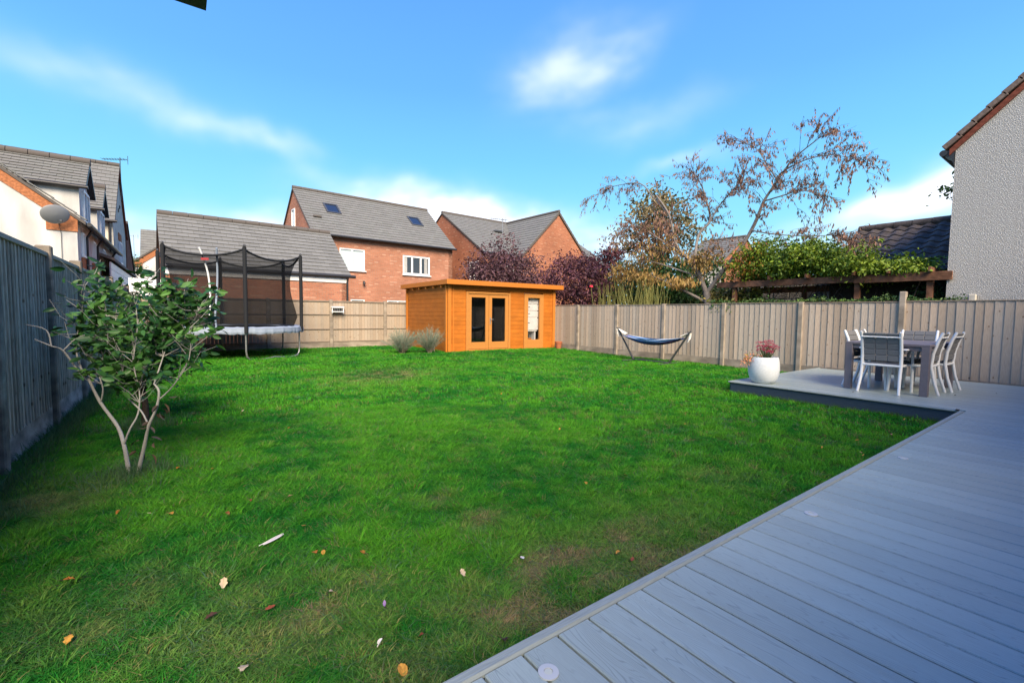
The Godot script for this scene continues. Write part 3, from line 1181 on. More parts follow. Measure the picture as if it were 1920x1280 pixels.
# ---------------------------------------------------------------- the summerhouse
func summerhouse() -> void:
	var o := thing("summerhouse", "orange stained timber summerhouse with glazed double doors at the end of the lawn", "summerhouse", v(6.88, 0.045, 12.85), -2.0)
	var long := 4.40
	var deep := 3.55
	var h := 2.14
	var board_h := 0.143
	var rows := 15
	# the front, row by row, left clear where doors and window stand
	var doors := [0.66, 2.40]
	var win := [2.99, 3.86]
	for r in rows:
		var y := board_h * (r + 0.5)
		var runs := [[0.08, doors[0]], [doors[1], win[0]], [win[1], long - 0.08]]
		if y > 1.97:
			runs = [[0.08, long - 0.08]]
		for k in runs:
			var b := MB.new()
			b.cbox(Vector3((k[0] + k[1]) * 0.5, y, -0.022), Vector3(k[1] - k[0], board_h - 0.002, 0.044), 0.007)
			part("board", b, m.shed[rng.randi() % 5], o)
		var l := MB.new()
		l.cbox(Vector3(0.022, y, -deep * 0.5), Vector3(0.044, board_h - 0.002, deep - 0.16), 0.007)
		part("board", l, m.shed_side[rng.randi() % 5], o)
		var rt := MB.new()
		rt.cbox(Vector3(long - 0.022, y, -deep * 0.5), Vector3(0.044, board_h - 0.002, deep - 0.16), 0.007)
		part("board", rt, m.shed_side[rng.randi() % 5], o)
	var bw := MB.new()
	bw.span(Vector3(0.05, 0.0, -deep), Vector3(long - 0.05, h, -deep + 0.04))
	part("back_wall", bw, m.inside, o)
	# notched log ends at the corners
	for k in [[0.0, 0.0], [long, 0.0], [0.0, -deep], [long, -deep]]:
		var b := MB.new()
		b.cbox(Vector3(k[0] + (0.055 if k[0] == 0.0 else -0.055), h * 0.5 - 0.01, k[1] + (0.012 if k[1] == 0.0 else -0.012)), Vector3(0.11, h + 0.02, 0.075), 0.006)
		part("corner_post", b, m.shed_trim, o)
		var b2 := MB.new()
		b2.cbox(Vector3(k[0] + (-0.014 if k[0] == 0.0 else 0.014), h * 0.5 - 0.01, k[1] + (-0.085 if k[1] == 0.0 else 0.085)), Vector3(0.05, h + 0.02, 0.10), 0.006)
		part("corner_post", b2, m.shed_trim, o)
	var st := MB.new()
	st.cbox(Vector3(0.2, h * 0.5, 0.008), Vector3(0.035, h, 0.03), 0.004)
	part("cover_strip", st, m.shed_trim, o)
	# double doors
	var dw: float = (doors[1] - doors[0] - 0.16) * 0.5
	var fr := MB.new()
	for x in [doors[0] + 0.04, doors[1] - 0.04]:
		fr.cbox(Vector3(x, 0.985, -0.01), Vector3(0.085, 1.97, 0.10), 0.005)
	fr.cbox(Vector3((doors[0] + doors[1]) * 0.5, 1.935, -0.01), Vector3(doors[1] - doors[0] - 0.172, 0.075, 0.10), 0.005)
	fr.cbox(Vector3((doors[0] + doors[1]) * 0.5, 0.035, -0.01), Vector3(doors[1] - doors[0] - 0.172, 0.05, 0.11), 0.005)
	part("door_frame", fr, m.shed_frame, o)
	for k in 2:
		var x0: float = doors[0] + 0.083 + dw * k
		var d := node_part("door", o)
		var f := MB.new()
		f.cbox(Vector3(x0 + 0.065, 0.98, -0.012), Vector3(0.118, 1.82, 0.05), 0.005)
		f.cbox(Vector3(x0 + dw - 0.065, 0.98, -0.012), Vector3(0.118, 1.82, 0.05), 0.005)
		f.cbox(Vector3(x0 + dw * 0.5, 1.835, -0.012), Vector3(dw - 0.25, 0.11, 0.05), 0.005)
		f.cbox(Vector3(x0 + dw * 0.5, 0.185, -0.012), Vector3(dw - 0.25, 0.23, 0.05), 0.005)
		part("frame", f, m.shed_frame, d)
		var p := MB.new()
		p.box(Vector3(x0 + dw * 0.5, 1.04, -0.012), Vector3(dw - 0.24, 1.49, 0.006))
		part("pane", p, m.pane, d)
		if k == 1:
			var hd := MB.new()
			hd.cbox(Vector3(x0 + 0.055, 1.01, 0.018), Vector3(0.035, 0.24, 0.012), 0.004)
			hd.tube([Vector3(x0 + 0.055, 1.06, 0.02), Vector3(x0 + 0.055, 1.06, 0.06), Vector3(x0 + 0.17, 1.055, 0.06)], [0.011], 8)
			part("handle", hd, m.steel, d)
		for y in [0.35, 1.65]:
			var hg := MB.new()
			hg.tube([Vector3(x0 + (0.0 if k == 0 else dw), y - 0.04, 0.02), Vector3(x0 + (0.0 if k == 0 else dw), y + 0.04, 0.02)], [0.009], 6)
			part("hinge", hg, m.steel, d)
	# the tall fixed window
	var wd := node_part("window", o)
	var wf := MB.new()
	for x in [win[0] + 0.085, win[1] - 0.085]:
		wf.cbox(Vector3(x, 0.99, -0.008), Vector3(0.168, 1.96, 0.085), 0.005)
	wf.cbox(Vector3((win[0] + win[1]) * 0.5, 1.90, -0.008), Vector3(win[1] - win[0] - 0.34, 0.14, 0.085), 0.005)
	wf.cbox(Vector3((win[0] + win[1]) * 0.5, 0.17, -0.008), Vector3(win[1] - win[0] - 0.34, 0.33, 0.085), 0.005)
	part("frame", wf, m.shed_frame, wd)
	var wp := MB.new()
	wp.box(Vector3((win[0] + win[1]) * 0.5, 1.085, -0.02), Vector3(win[1] - win[0] - 0.32, 1.5, 0.006))
	part("pane", wp, m.pane, wd)
	# floor, ceiling and roof
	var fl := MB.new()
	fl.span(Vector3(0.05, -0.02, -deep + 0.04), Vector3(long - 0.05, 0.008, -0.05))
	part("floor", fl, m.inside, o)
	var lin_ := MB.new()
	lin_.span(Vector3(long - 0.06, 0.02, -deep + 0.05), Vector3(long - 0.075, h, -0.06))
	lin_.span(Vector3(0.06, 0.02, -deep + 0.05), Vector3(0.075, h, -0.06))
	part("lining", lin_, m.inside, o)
	var bs := MB.new()
	bs.cbox(Vector3(long * 0.5, -0.05, -deep * 0.5), Vector3(long - 0.02, 0.09, deep - 0.02), 0.01)
	part("base_frame", bs, m.bark_dark, o)
	var rf := node_part("roof", o)
	var rb := MB.new()
	rb.span(Vector3(-0.10, h + 0.012, 0.22), Vector3(long + 0.16, h + 0.05, -deep - 0.22))
	part("roof_boards", rb, m.shed_fascia, rf)
	var ft := MB.new()
	ft.span(Vector3(-0.11, h + 0.052, 0.23), Vector3(long + 0.17, h + 0.155, -deep - 0.23))
	part("felt", ft, m.felt, rf)
	var f1 := MB.new()
	f1.cbox(Vector3(long * 0.5 + 0.03, h + 0.095, 0.245), Vector3(long + 0.36, 0.155, 0.026), 0.004)
	part("fascia", f1, m.shed_fascia, rf)
	var f2 := MB.new()
	f2.cbox(Vector3(-0.125, h + 0.095, -deep * 0.5), Vector3(0.026, 0.155, deep + 0.46), 0.004)
	part("fascia", f2, m.shed_fascia, rf)
	var f3 := MB.new()
	f3.cbox(Vector3(long + 0.185, h + 0.095, -deep * 0.5), Vector3(0.026, 0.155, deep + 0.46), 0.004)
	part("fascia", f3, m.shed_fascia, rf)
	for k in 6:
		var rt := MB.new()
		rt.cbox(Vector3(-0.055, h - 0.03, -0.3 - 0.6 * k), Vector3(0.10, 0.075, 0.05), 0.004)
		part("rafter_end", rt, m.shed_trim, rf)
	# things stored inside
	var cb := thing("drawer_cabinet", "tall white drawer cabinet seen through the narrow window of the summerhouse", "cabinet", v(6.88, 0.06, 12.85), -2.0)
	var body := MB.new()
	body.span(Vector3(win[0] - 0.05, 0.62, -0.14), Vector3(win[1] - 0.17, 2.05, -0.62))
	part("body", body, m.white_plastic, cb)
	for y in [0.66, 1.12, 1.36, 1.60]:
		var dr := MB.new()
		var y1 := 0.44 if y < 1.0 else 0.225
		dr.cbox(Vector3((win[0] + win[1]) * 0.5 - 0.11, y + y1 * 0.5, -0.13), Vector3(0.86, y1 - 0.012, 0.018), 0.004)
		part("drawer", dr, m.white_plastic, cb)
		var hd := MB.new()
		hd.tube([Vector3(win[0] + 0.22, y + y1 * 0.6, -0.113), Vector3(win[0] + 0.36, y + y1 * 0.6, -0.113)], [0.008], 6)
		part("handle", hd, m.steel_dark, cb)
	for x in [win[0] + 0.0, win[1] - 0.24]:
		var lg := MB.new()
		lg.box(Vector3(x, 0.32, -0.38), Vector3(0.04, 0.58, 0.44))
		part("leg", lg, m.white_plastic, cb)
	var bx := thing("wooden_crate", "small wooden crate under the white cabinet in the summerhouse", "crate", v(6.88, 0.06, 12.85), -2.0)
	for y in [0.05, 0.17, 0.29]:
		var sl := MB.new()
		sl.span(Vector3(win[0] + 0.1, y, -0.2), Vector3(win[0] + 0.5, y + 0.08, -0.22))
		part("slat", sl, m.shed_trim, bx)
	var bk := MB.new()
	bk.span(Vector3(win[0] + 0.1, 0.02, -0.222), Vector3(win[0] + 0.5, 0.36, -0.5))
	part("body", bk, m.blind, bx)


# ---------------------------------------------------------------- houses beyond the fences
func brick_garage() -> void:
	var o := thing("brick_garage", "low brick garage with a long grey tiled roof behind the trampoline", "garage", v(-0.36, 0.0, 18.27), 3.2)
	gable_house(o, 5.86, 5.0, 2.74, 4.74, m.brick, [], true, 0.33, 0.25, [], 0.08)
	var fb := MB.new()
	fb.cbox(Vector3(2.93, 2.545, 0.02), Vector3(5.84, 0.20, 0.03), 0.004)
	part("fascia", fb, m.fascia_white, o)
	gutter(o, Vector3(-0.1, 2.70, 0.12), Vector3(6.1, 2.70, 0.12), [[Vector3(5.80, 2.70, 0.15), Vector3(0, 0, -0.4)]], m.black_plastic)


func brick_house() -> void:
	var c := cos(deg_to_rad(3.2))
	var n0 := sin(deg_to_rad(3.2))
	var o := thing("brick_house", "two storey red brick house with two roof windows directly behind the summerhouse", "house", v(11.4 - 5.88 * c, 0.0, 25.1 - 5.88 * n0), 3.2)
	var holes := [[1.36, 3.55, 2.73, 4.70], [4.97, 3.53, 6.74, 4.64], [1.92, 0.9, 2.71, 2.0], [4.0, 0.9, 5.3, 2.0]]
	gable_house(o, 8.32, 6.78, 5.27, 8.22, m.brick, holes, false, 0.33, 0.28)
	var x := Vector3.RIGHT
	var z := Vector3.BACK
	window(o, Vector3(1.36, 3.55, -0.05), x, z, 1.37, 1.15, 2, m.white_plastic, m.blind, 0.07)
	var w2 := window(o, Vector3(4.97, 3.53, -0.05), x, z, 1.77, 1.11, 3, m.white_plastic, m.dark_glass, 0.10)
	for k in [[0.13, 0.30], [1.42, 1.62]]:
		var cu := MB.new()
		for i in 4:
			var a: float = k[0] + (k[1] - k[0]) * i / 4.0
			cu.cbox(Vector3(4.97 + a + 0.02, 4.08, -0.052), Vector3(0.035, 0.86, 0.014), 0.006)
		part("curtain", cu, m.curtain, w2)
	window(o, Vector3(1.92, 0.9, -0.05), x, z, 0.79, 1.1, 1, m.white_plastic, m.dark_glass)
	window(o, Vector3(4.0, 0.9, -0.05), x, z, 1.3, 1.1, 2, m.white_plastic, m.dark_glass)
	for k in [[1.36, 3.55, 1.37], [4.97, 3.53, 1.77]]:
		sill(o, Vector3(k[0], k[1], 0.0), x, z, k[2], m.white_plastic)
	window(o, Vector3(-0.02, 6.05, -3.75), Vector3.BACK, Vector3.LEFT, 0.62, 1.0, 1, m.white_plastic, m.blind)
	var u := Vector3(0, 2.95, -3.64).normalized()
	skylight(o, Vector3(1.62, 7.05, -1.93), u, 0.80, 1.0)
	skylight(o, Vector3(6.75, 7.05, -1.93), u, 0.80, 1.0)
	var vent := MB.new()
	vent.cbox(Vector3(0.55, 6.35, -1.02), Vector3(0.42, 0.10, 0.26), 0.02)
	part("roof_vent", vent, m.ridge, o)
	gutter(o, Vector3(-0.08, 5.24, 0.28), Vector3(8.45, 5.24, 0.28), [], m.black_plastic)
	var lp := MB.new()
	lp.tube([Vector3(2.62, 2.98, 0.0), Vector3(2.62, 3.0, 0.14)], [0.02], 6)
	lp.lathe(Vector3(2.62, 2.80, 0.15), [[0.0, 0.0], [0.07, 0.03], [0.075, 0.13], [0.03, 0.18], [0.0, 0.18]], 10)
	part("wall_lamp", lp, m.black_plastic, o)


func brick_house_beyond() -> void:
	var o := thing("brick_house_beyond", "red brick house with a roof valley and two gables behind the purple trees", "house", v(15.70, 0.0, 24.7), 3.2)
	gable_house(o, 12.5, 9.8, 5.24, 8.49, m.brick_other, [], false, 0.33, 0.3)
	window(o, Vector3(-0.02, 3.5, -1.35), Vector3.BACK, Vector3.LEFT, 0.95, 1.2, 2, m.white_plastic, m.dark_glass)
	sill(o, Vector3(0, 3.5, -1.35), Vector3.BACK, Vector3.LEFT, 0.95, m.white_plastic)
	window(o, Vector3(2.0, 3.4, 0.03), Vector3.RIGHT, Vector3.BACK, 1.2, 1.2, 2, m.white_plastic, m.dark_glass)
	var rv := MB.new()
	rv.cbox(Vector3(3.55, 7.35, -2.95), Vector3(0.75, 0.12, 0.35), 0.03)
	part("roof_vent", rv, m.steel_dark, o)
	# the front wing, whose ridge runs back into the main roof
	var wg := node_part("wing", o)
	var mid := 5.85
	var half := 3.25
	var w := MB.new()
	w.prism(Vector3(0, 0, 0.95), Vector3.RIGHT, Vector3.UP, [[mid - half, 0.0], [mid + half, 0.0], [mid + half, 5.15], [mid, 8.38], [mid - half, 5.15]], 5.9)
	part("wall", w, m.brick_other, wg)
	var run := sqrt(pow(half + 0.25, 2.0) + pow(3.42, 2.0))
	for k in [1.0, -1.0]:
		var u := Vector3(-k * (half + 0.25), 3.42, 0.0).normalized()
		var x := Vector3(0, 0, -1) if k > 0 else Vector3(0, 0, 1)
		var st := Vector3(mid + k * (half + 0.25), 5.05, 1.05 if k > 0 else -4.9)
		tile_slope(wg, st, x, u, 5.95, run, 0.33, 0.3, m.tile, false)
		var sl := MB.new()
		var nrm := x.cross(u).normalized()
		sl.face(st, st + x * 5.95, st + x * 5.95 + u * run, st + u * run, nrm)
		sl.face(st, st + u * run, st + u * run - nrm * 0.12, st - nrm * 0.12, Vector3(0, 0, 1))
		sl.face(st + x * 5.95, st + x * 5.95 + u * run, st + x * 5.95 + u * run - nrm * 0.12, st + x * 5.95 - nrm * 0.12, Vector3(0, 0, 1))
		part("roof_deck", sl, m.ridge, wg)
	ridge_line(wg, Vector3(mid, 8.50, 1.05), Vector3(mid, 8.50, -4.9), 0.45, m.ridge, false)
	gutter(o, Vector3(-0.08, 5.2, 0.28), Vector3(2.7, 5.2, 0.28), [], m.black_plastic)
	aerial(o, Vector3(1.35, 4.6, 0.35), 2.9, m.steel, PI * 0.06)


func white_house() -> void:
	var o := thing("white_rendered_house", "white rendered house with two dormers and brick verge over the left fence", "house")
	var n1 := 18.7
	# gable wall facing the garden
	var g := MB.new()
	var k := 0.78
	g.prism(v(0, 0, n1), Vector3.RIGHT, Vector3.UP, [[-2.4, 0.0], [-2.4, 3.9], [-6.9, 3.9 + 4.5 * k], [-11.4, 3.9], [-11.4, 0.0]], 0.3)
	part("gable_wall", g, m.render_white, o)
	var vb := MB.new()
	vb.prism(v(0, 0, n1 - 0.03), Vector3.RIGHT, Vector3.UP, [[-2.38, 3.58], [-2.38, 3.93], [-6.9, 3.93 + 4.52 * k], [-6.9, 3.58 + 4.52 * k], [-3.05, 3.93 + 0.22], [-3.05, 3.58]], 0.029)
	part("brick_verge", vb, m.verge_brick, o)
	var w := MB.new()
	w.wall(v(-2.4, 0.0, n1 + 0.3), Vector3(0, 0, -1), Vector3.RIGHT, 9.3, 3.85, [], 0.3)
	part("side_wall", w, m.render_white, o)
	var rf := MB.new()
	rf.prism(v(0, 0, n1 - 0.06), Vector3.RIGHT, Vector3.UP, [[-2.2, 3.80], [-2.2, 3.90], [-6.9, 3.90 + 4.7 * k], [-6.9, 3.80 + 4.7 * k]], 9.6)
	part("roof", rf, m.ridge, o)
	# the edge tiles along the verge
	var len_ := 4.7 * sqrt(1.0 + k * k)
	var u := Vector3(-1.0, k, 0).normalized()
	var nrm := Vector3(k, 1.0, 0).normalized()
	for i in 20:
		var b := MB.new()
		b.cbox(v(-2.2, 3.93, n1 + 0.02) + u * (len_ * (i + 0.5) / 20.0) + nrm * (0.02 + 0.008 * (i % 2)), Vector3(len_ / 20.0 + 0.03, 0.035, 0.2), 0.006, Basis(u, nrm, u.cross(nrm)) * Basis(Vector3(0, 0, 1), -0.06))
		part("verge_tile", b, m.tile[rng.randi() % 5], o)
	gutter(o, v(-2.12, 3.82, n1 - 0.05), v(-2.12, 3.82, 28.0), [[v(-2.2, 3.8, 19.9), Vector3(-0.45, 0, 0)], [v(-2.2, 3.8, 22.3), Vector3(-0.45, 0, 0)], [v(-2.2, 3.8, 26.6), Vector3(-0.45, 0, 0)]], m.black_plastic)
	# brick panels and windows in the side wall
	for e in [[19.3, 20.1, 2.9], [21.4, 22.0, 2.9], [23.8, 24.6, 2.9]]:
		var wn := window(o, v(-2.375, e[2], e[0]), Vector3(0, 0, -1), Vector3.RIGHT, e[1] - e[0], 0.75, 2, m.white_plastic, m.dark_glass, 0.06)
		var bp := MB.new()
		bp.cbox(v(-2.39, e[2] - 0.32, (e[0] + e[1]) * 0.5), Vector3(0.05, 0.58, e[1] - e[0] + 0.2), 0.004)
		part("brick_panel", bp, m.verge_brick, o)
	# dormers
	for d in [[19.15, 20.95], [22.9, 24.6]]:
		var dm := node_part("dormer", o)
		var a: float = d[0]
		var e: float = d[1]
		var mid := (a + e) * 0.5
		var fw := MB.new()
		fw.prism(v(-2.38, 0, 0), Vector3(0, 0, -1), Vector3.UP, [[a, 3.8], [e, 3.8], [e, 5.02], [mid, 5.9], [a, 5.02]], 3.0)
		part("wall", fw, m.render_white, dm)
		var run := sqrt(pow((e - a) * 0.5 + 0.12, 2.0) + 0.94 * 0.94)
		for sd in [1.0, -1.0]:
			var uu := Vector3(0, 0.94, -sd * ((e - a) * 0.5 + 0.12)).normalized()
			var x := Vector3(1, 0, 0) if sd > 0 else Vector3(-1, 0, 0)
			var st := v(-5.9 if sd > 0 else -2.2, 5.02, a - 0.12 if sd > 0 else e + 0.12)
			tile_slope(dm, st, x, uu, 3.7, run, 0.33, 0.16, m.tile, false)
			var sl := MB.new()
			var nn := x.cross(uu).normalized()
			sl.face(st, st + x * 3.7, st + x * 3.7 + uu * run, st + uu * run, nn)
			sl.face(st - nn * 0.08, st + x * 3.7 - nn * 0.08, st + x * 3.7 + uu * run - nn * 0.08, st + uu * run - nn * 0.08, -nn)
			var q0 := st + x * (3.7 if sd > 0 else 0.0)
			sl.face(q0, q0 + uu * run, q0 + uu * run - nn * 0.10, q0 - nn * 0.10, Vector3.RIGHT)
			part("roof_deck", sl, m.black_plastic, dm)
		ridge_line(dm, v(-5.9, 5.99, mid), v(-2.18, 5.99, mid), 0.45, m.ridge, false)
		var gt := MB.new()
		gt.tube([v(-5.0, 4.98, a - 0.16), v(-2.15, 4.98, a - 0.16)], [0.055], 8)
		part("gutter", gt, m.black_plastic, dm)
		window(dm, v(-2.34, 4.0, mid - 0.55), Vector3(0, 0, -1), Vector3.RIGHT, 1.1, 1.0, 2, m.white_plastic, m.dark_glass, 0.07)
	# the taller cross wing behind
	var tw := node_part("cross_wing", o)
	var t := MB.new()
	t.prism(v(-2.38, 0, 0), Vector3(0, 0, -1), Vector3.UP, [[28.0, 0.0], [34.0, 0.0], [34.0, 5.5], [31.0, 8.5], [28.0, 5.5]], 8.0)
	part("wall", t, m.render_cream, tw)
	var tr := sqrt(3.25 * 3.25 + 3.25 * 3.25)
	var st2 := v(-10.4, 5.35, 27.75)
	var u2 := Vector3(0, 3.25, -3.25).normalized()
	tile_slope(tw, st2, Vector3.RIGHT, u2, 8.12, tr, 0.33, 0.30, m.tile, false)
	var s2 := MB.new()
	s2.prism(v(-2.28, 0, 0), Vector3(0, 0, -1), Vector3.UP, [[27.75, 5.25], [27.75, 5.35], [31.0, 8.6], [34.25, 5.35], [34.25, 5.25], [31.0, 8.48]], 8.12)
	part("roof_deck", s2, m.verge_red, tw)
	ridge_line(tw, v(-10.4, 8.64, 31.0), v(-2.28, 8.64, 31.0), 0.45, m.ridge, false)
	gutter(tw, v(-6.0, 5.32, 27.7), v(-2.2, 5.32, 27.7), [[v(-2.5, 5.3, 27.75), Vector3(0, 0, -0.5)]], m.black_plastic)
	for y in [3.6, 1.6]:
		window(tw, v(-2.34, y, 30.2), Vector3(0, 0, -1), Vector3.RIGHT, 1.0, 1.1, 2, m.white_plastic, m.dark_glass)
		var bp := MB.new()
		bp.cbox(v(-2.36, y + 1.35, 30.7), Vector3(0.05, 0.35, 1.2), 0.004)
		part("brick_panel", bp, m.verge_brick, tw)
	for n in [30.6, 31.3]:
		var vt := MB.new()
		vt.cbox(v(-2.36, 6.3 + (n - 30.6) * 0.4, n), Vector3(0.05, 0.16, 0.2), 0.01)
		part("vent", vt, m.steel_dark, tw)
	aerial(tw, v(-2.3, 7.0, 31.6), 2.2, m.steel_dark, 0.6)
	# satellite dish on the gable wall
	var ds := thing("satellite_dish", "grey satellite dish on the white gable wall at the left", "satellite dish", v(-2.80, 3.98, n1 - 0.36))
	var dd := MB.new()
	var dish := Basis.from_euler(Vector3(deg_to_rad(-66), deg_to_rad(24), 0.0))
	var rings := [[0.0, -0.075], [0.10, -0.068], [0.20, -0.045], [0.27, -0.018], [0.30, 0.0], [0.302, 0.004], [0.27, -0.010], [0.20, -0.037], [0.10, -0.060], [0.0, -0.067]]
	dd.lathe(Vector3.ZERO, rings, 28)
	put("reflector", dd.mesh(), m.dish, ds, Transform3D(dish.scaled_local(Vector3(1.05, 1.0, 0.92)), Vector3.ZERO))
	var ar := MB.new()
	ar.tube([Vector3(0.05, -0.26, 0.02), Vector3(0.16, -0.22, 0.30)], [0.012], 6)
	ar.cbox(Vector3(0.17, -0.21, 0.32), Vector3(0.06, 0.06, 0.10), 0.01)
	part("feed_arm", ar, m.steel_dark, ds)
	var br := MB.new()
	br.tube([Vector3(0.0, -0.05, -0.05), Vector3(0.02, -0.2, -0.2), Vector3(0.02, -0.2, -0.36)], [0.02], 6)
	part("bracket", br, m.steel_dark, ds)
	var cb := MB.new()
	cb.tube([Vector3(0.02, -0.22, -0.33), Vector3(0.06, -0.5, -0.33), Vector3(0.05, -2.2, -0.33)], [0.007], 4)
	part("cable", cb, m.black_plastic, ds)
	# white clad lean-to and white boards behind the corner of the fence
	var lt := thing("clad_outbuilding", "white clad lean-to with a tan roof edge beside the white house", "outbuilding")
	for i in 11:
		var b := MB.new()
		b.cbox(v(-2.05, 0.14 + 0.28 * i, 28.4), Vector3(0.05, 0.272, 11.4), 0.008)
		part("board", b, m.white_plastic, lt)
	var lr := MB.new()
	lr.prism(v(0, 0, 22.6), Vector3.RIGHT, Vector3.UP, [[-2.38, 3.3], [-1.92, 3.12], [-1.92, 3.22], [-2.38, 3.4]], 11.7)
	part("roof", lr, m.rail, lt)
	var wb := thing("white_clad_shed", "white board shed end standing behind the far left corner of the fences", "shed")
	for i in 8:
		var b := MB.new()
		b.cbox(v(-0.78, 0.14 + 0.275 * i, 17.3), Vector3(0.76, 0.265, 0.05), 0.012)
		part("board", b, m.white_plastic if i > 5 else m.render_cream, wb)
	var rt := MB.new()
	rt.prism(v(-1.18, 0, 17.33), Vector3.RIGHT, Vector3.UP, [[0, 0], [0.80, 0], [0.80, 2.18], [0, 2.22]], 1.8)
	part("body", rt, m.white_plastic, wb)


func far_houses() -> void:
	# a brick gable end past the white house
	var a := thing("brick_gable_end", "narrow strip of brown brick gable between the white house and the sky", "house")
	var b := MB.new()
	b.prism(v(-2.36, 0, 0), Vector3(0, 0, -1), Vector3.UP, [[34.3, 0.0], [39.5, 0.0], [39.5, 3.3], [34.9, 6.3], [34.3, 6.3]], 6.0)
	part("wall", b, m.verge_red, a)
	var g := MB.new()
	g.prism(v(-2.3, 0, 0), Vector3(0, 0, -1), Vector3.UP, [[34.9, 6.3], [39.7, 3.2], [39.7, 3.32], [34.9, 6.44]], 6.1)
	part("roof", g, m.ridge, a)
	# the cream house far off between the white house and the garage
	var o := thing("cream_house", "small far cream house with orange verge left of the garage roof", "house", v(-3.0, 0, 51.0))
	var w := MB.new()
	w.prism(Vector3(0, 0, 0), Vector3.RIGHT, Vector3.UP, [[0, 0], [6.4, 0], [6.4, 5.3], [3.2, 7.9], [0, 5.3]], 7.0)
	part("wall", w, m.render_white, o)
	var vb := MB.new()
	vb.prism(Vector3(0, 0, 0.04), Vector3.RIGHT, Vector3.UP, [[-0.25, 5.0], [0.5, 5.0], [0.5, 5.3], [3.2, 7.5], [5.9, 5.3], [6.65, 5.0], [6.65, 5.2], [3.2, 8.05], [-0.25, 5.2]], 0.035)
	part("brick_verge", vb, m.verge_brick, o)
	var rf := MB.new()
	rf.prism(Vector3(0, 0, 0.1), Vector3.RIGHT, Vector3.UP, [[-0.3, 5.2], [3.2, 8.08], [6.7, 5.2], [6.7, 5.36], [3.2, 8.24], [-0.3, 5.36]], 7.3)
	part("roof", rf, m.ridge, o)
	tile_slope(o, Vector3(0.2, 5.6, -2.6), Vector3.RIGHT, Vector3(0, 0.8, -0.6).normalized(), 8.0, 4.2, 0.5, 0.32, m.tile, false)
	var bk := MB.new()
	bk.prism(Vector3(0.2, 0, 0), Vector3(0, 0, -1), Vector3.UP, [[2.6, 0], [7.8, 0], [7.8, 5.6], [5.15, 8.93], [2.6, 5.56]], -8.0)
	part("rear_wing", bk, m.render_cream, o)
	gutter(o, Vector3(-0.32, 5.2, 0.1), Vector3(-0.32, 5.2, -7.0), [[Vector3(0.45, 5.1, 0.1), Vector3(0, 0, -0.2)]], m.black_plastic)
	window(o, Vector3(2.4, 2.2, 0.03), Vector3.RIGHT, Vector3.BACK, 1.2, 1.2, 2, m.white_plastic, m.dark_glass)
	aerial(o, Vector3(-0.2, 4.9, -3.0), 3.2, m.steel, 0.1)
	# the house half hidden by the cherry tree
	var h := thing("house_behind_cherry", "distant house with grey roof and orange gable behind the cherry tree", "house", v(29.2, 0, 19.4), -90.0)
	gable_house(h, 3.2, 5.6, 4.9, 6.87, m.brick_other, [], false, 0.36, 0.32)
	var pale := MB.new()
	pale.box(Vector3(1.6, 3.4, 0.03), Vector3(3.1, 2.6, 0.05))
	part("rendered_panel", pale, m.render_cream, h)
	window(h, Vector3(1.2, 2.7, 0.07), Vector3.RIGHT, Vector3.BACK, 1.1, 1.2, 2, m.white_plastic, m.dark_glass)


func pebble_house() -> void:
	var s := 13.0
	var o := thing("pebbledashed_house", "grey pebbledashed gable wall with red verge at the right edge", "house")
	var w := MB.new()
	w.prism(v(s + 8.0, 0, 0), Vector3(0, 0, -1), Vector3.UP, [[2.31, 0.0], [2.31, 4.78], [-1.35, 8.40], [-5.0, 4.78], [-5.0, 0.0]], 8.0)
	part("wall", w, m.pebbledash, o)
	# red board under the tiles, then the tiles' stepped edge
	var k := 3.62 / 3.66
	var bd := MB.new()
	bd.prism(v(s + 0.02, 0, 0), Vector3(0, 0, -1), Vector3.UP, [[2.40, 4.67], [2.40, 4.80], [-1.35, 8.51], [-1.35, 8.38]], 0.06)
	part("verge_board", bd, m.verge_red, o)
	var u := Vector3(0, k, 1.0).normalized()
	var nrm := Vector3(0, 1.0, -k).normalized()
	var len_ := 3.85 * sqrt(1.0 + k * k)
	for i in 19:
		var t := MB.new()
		t.cbox(v(s + 0.12, 4.80, 2.42) + u * (len_ * (i + 0.5) / 19.0) + nrm * 0.075, Vector3(0.34, 0.10, len_ / 19.0 + 0.035), 0.008, Basis(Vector3.RIGHT, nrm, u * 1.0) * Basis(Vector3.RIGHT, 0.075))
		part("verge_tile", t, m.verge_tile, o)
	var rf := MB.new()
	rf.prism(v(s + 8.2, 0, 0), Vector3(0, 0, -1), Vector3.UP, [[2.45, 4.70], [2.45, 4.78], [-1.35, 8.54], [-5.2, 4.76], [-5.2, 4.68], [-1.35, 8.46]], 7.95)
	part("roof", rf, m.ridge, o)
	var gt := MB.new()
	gt.tube([v(s - 0.05, 4.74, 2.49), v(s + 8.0, 4.74, 2.49)], [0.065], 10)
	gt.prism(v(s + 0.3, 0, 0), Vector3(0, 0, -1), Vector3.UP, [[2.32, 4.45], [2.36, 4.60], [2.48, 4.68], [2.48, 4.78], [2.32, 4.78]], 0.32)
	part("gutter", gt, m.black_plastic, o)
	var jb := thing("wall_box", "small cream box fixed low on the pebbledashed wall just above the fence", "box", v(s - 0.07, 1.70, 1.90))
	var b := MB.new()
	b.cbox(Vector3(0, 0.02, 0), Vector3(0.10, 0.15, 0.11), 0.012)
	part("body", b, m.render_cream, jb)
	var l := MB.new()
	l.cbox(Vector3(-0.005, 0.0, -0.085), Vector3(0.08, 0.11, 0.05), 0.012)
	part("side_cover", l, m.dish, jb)


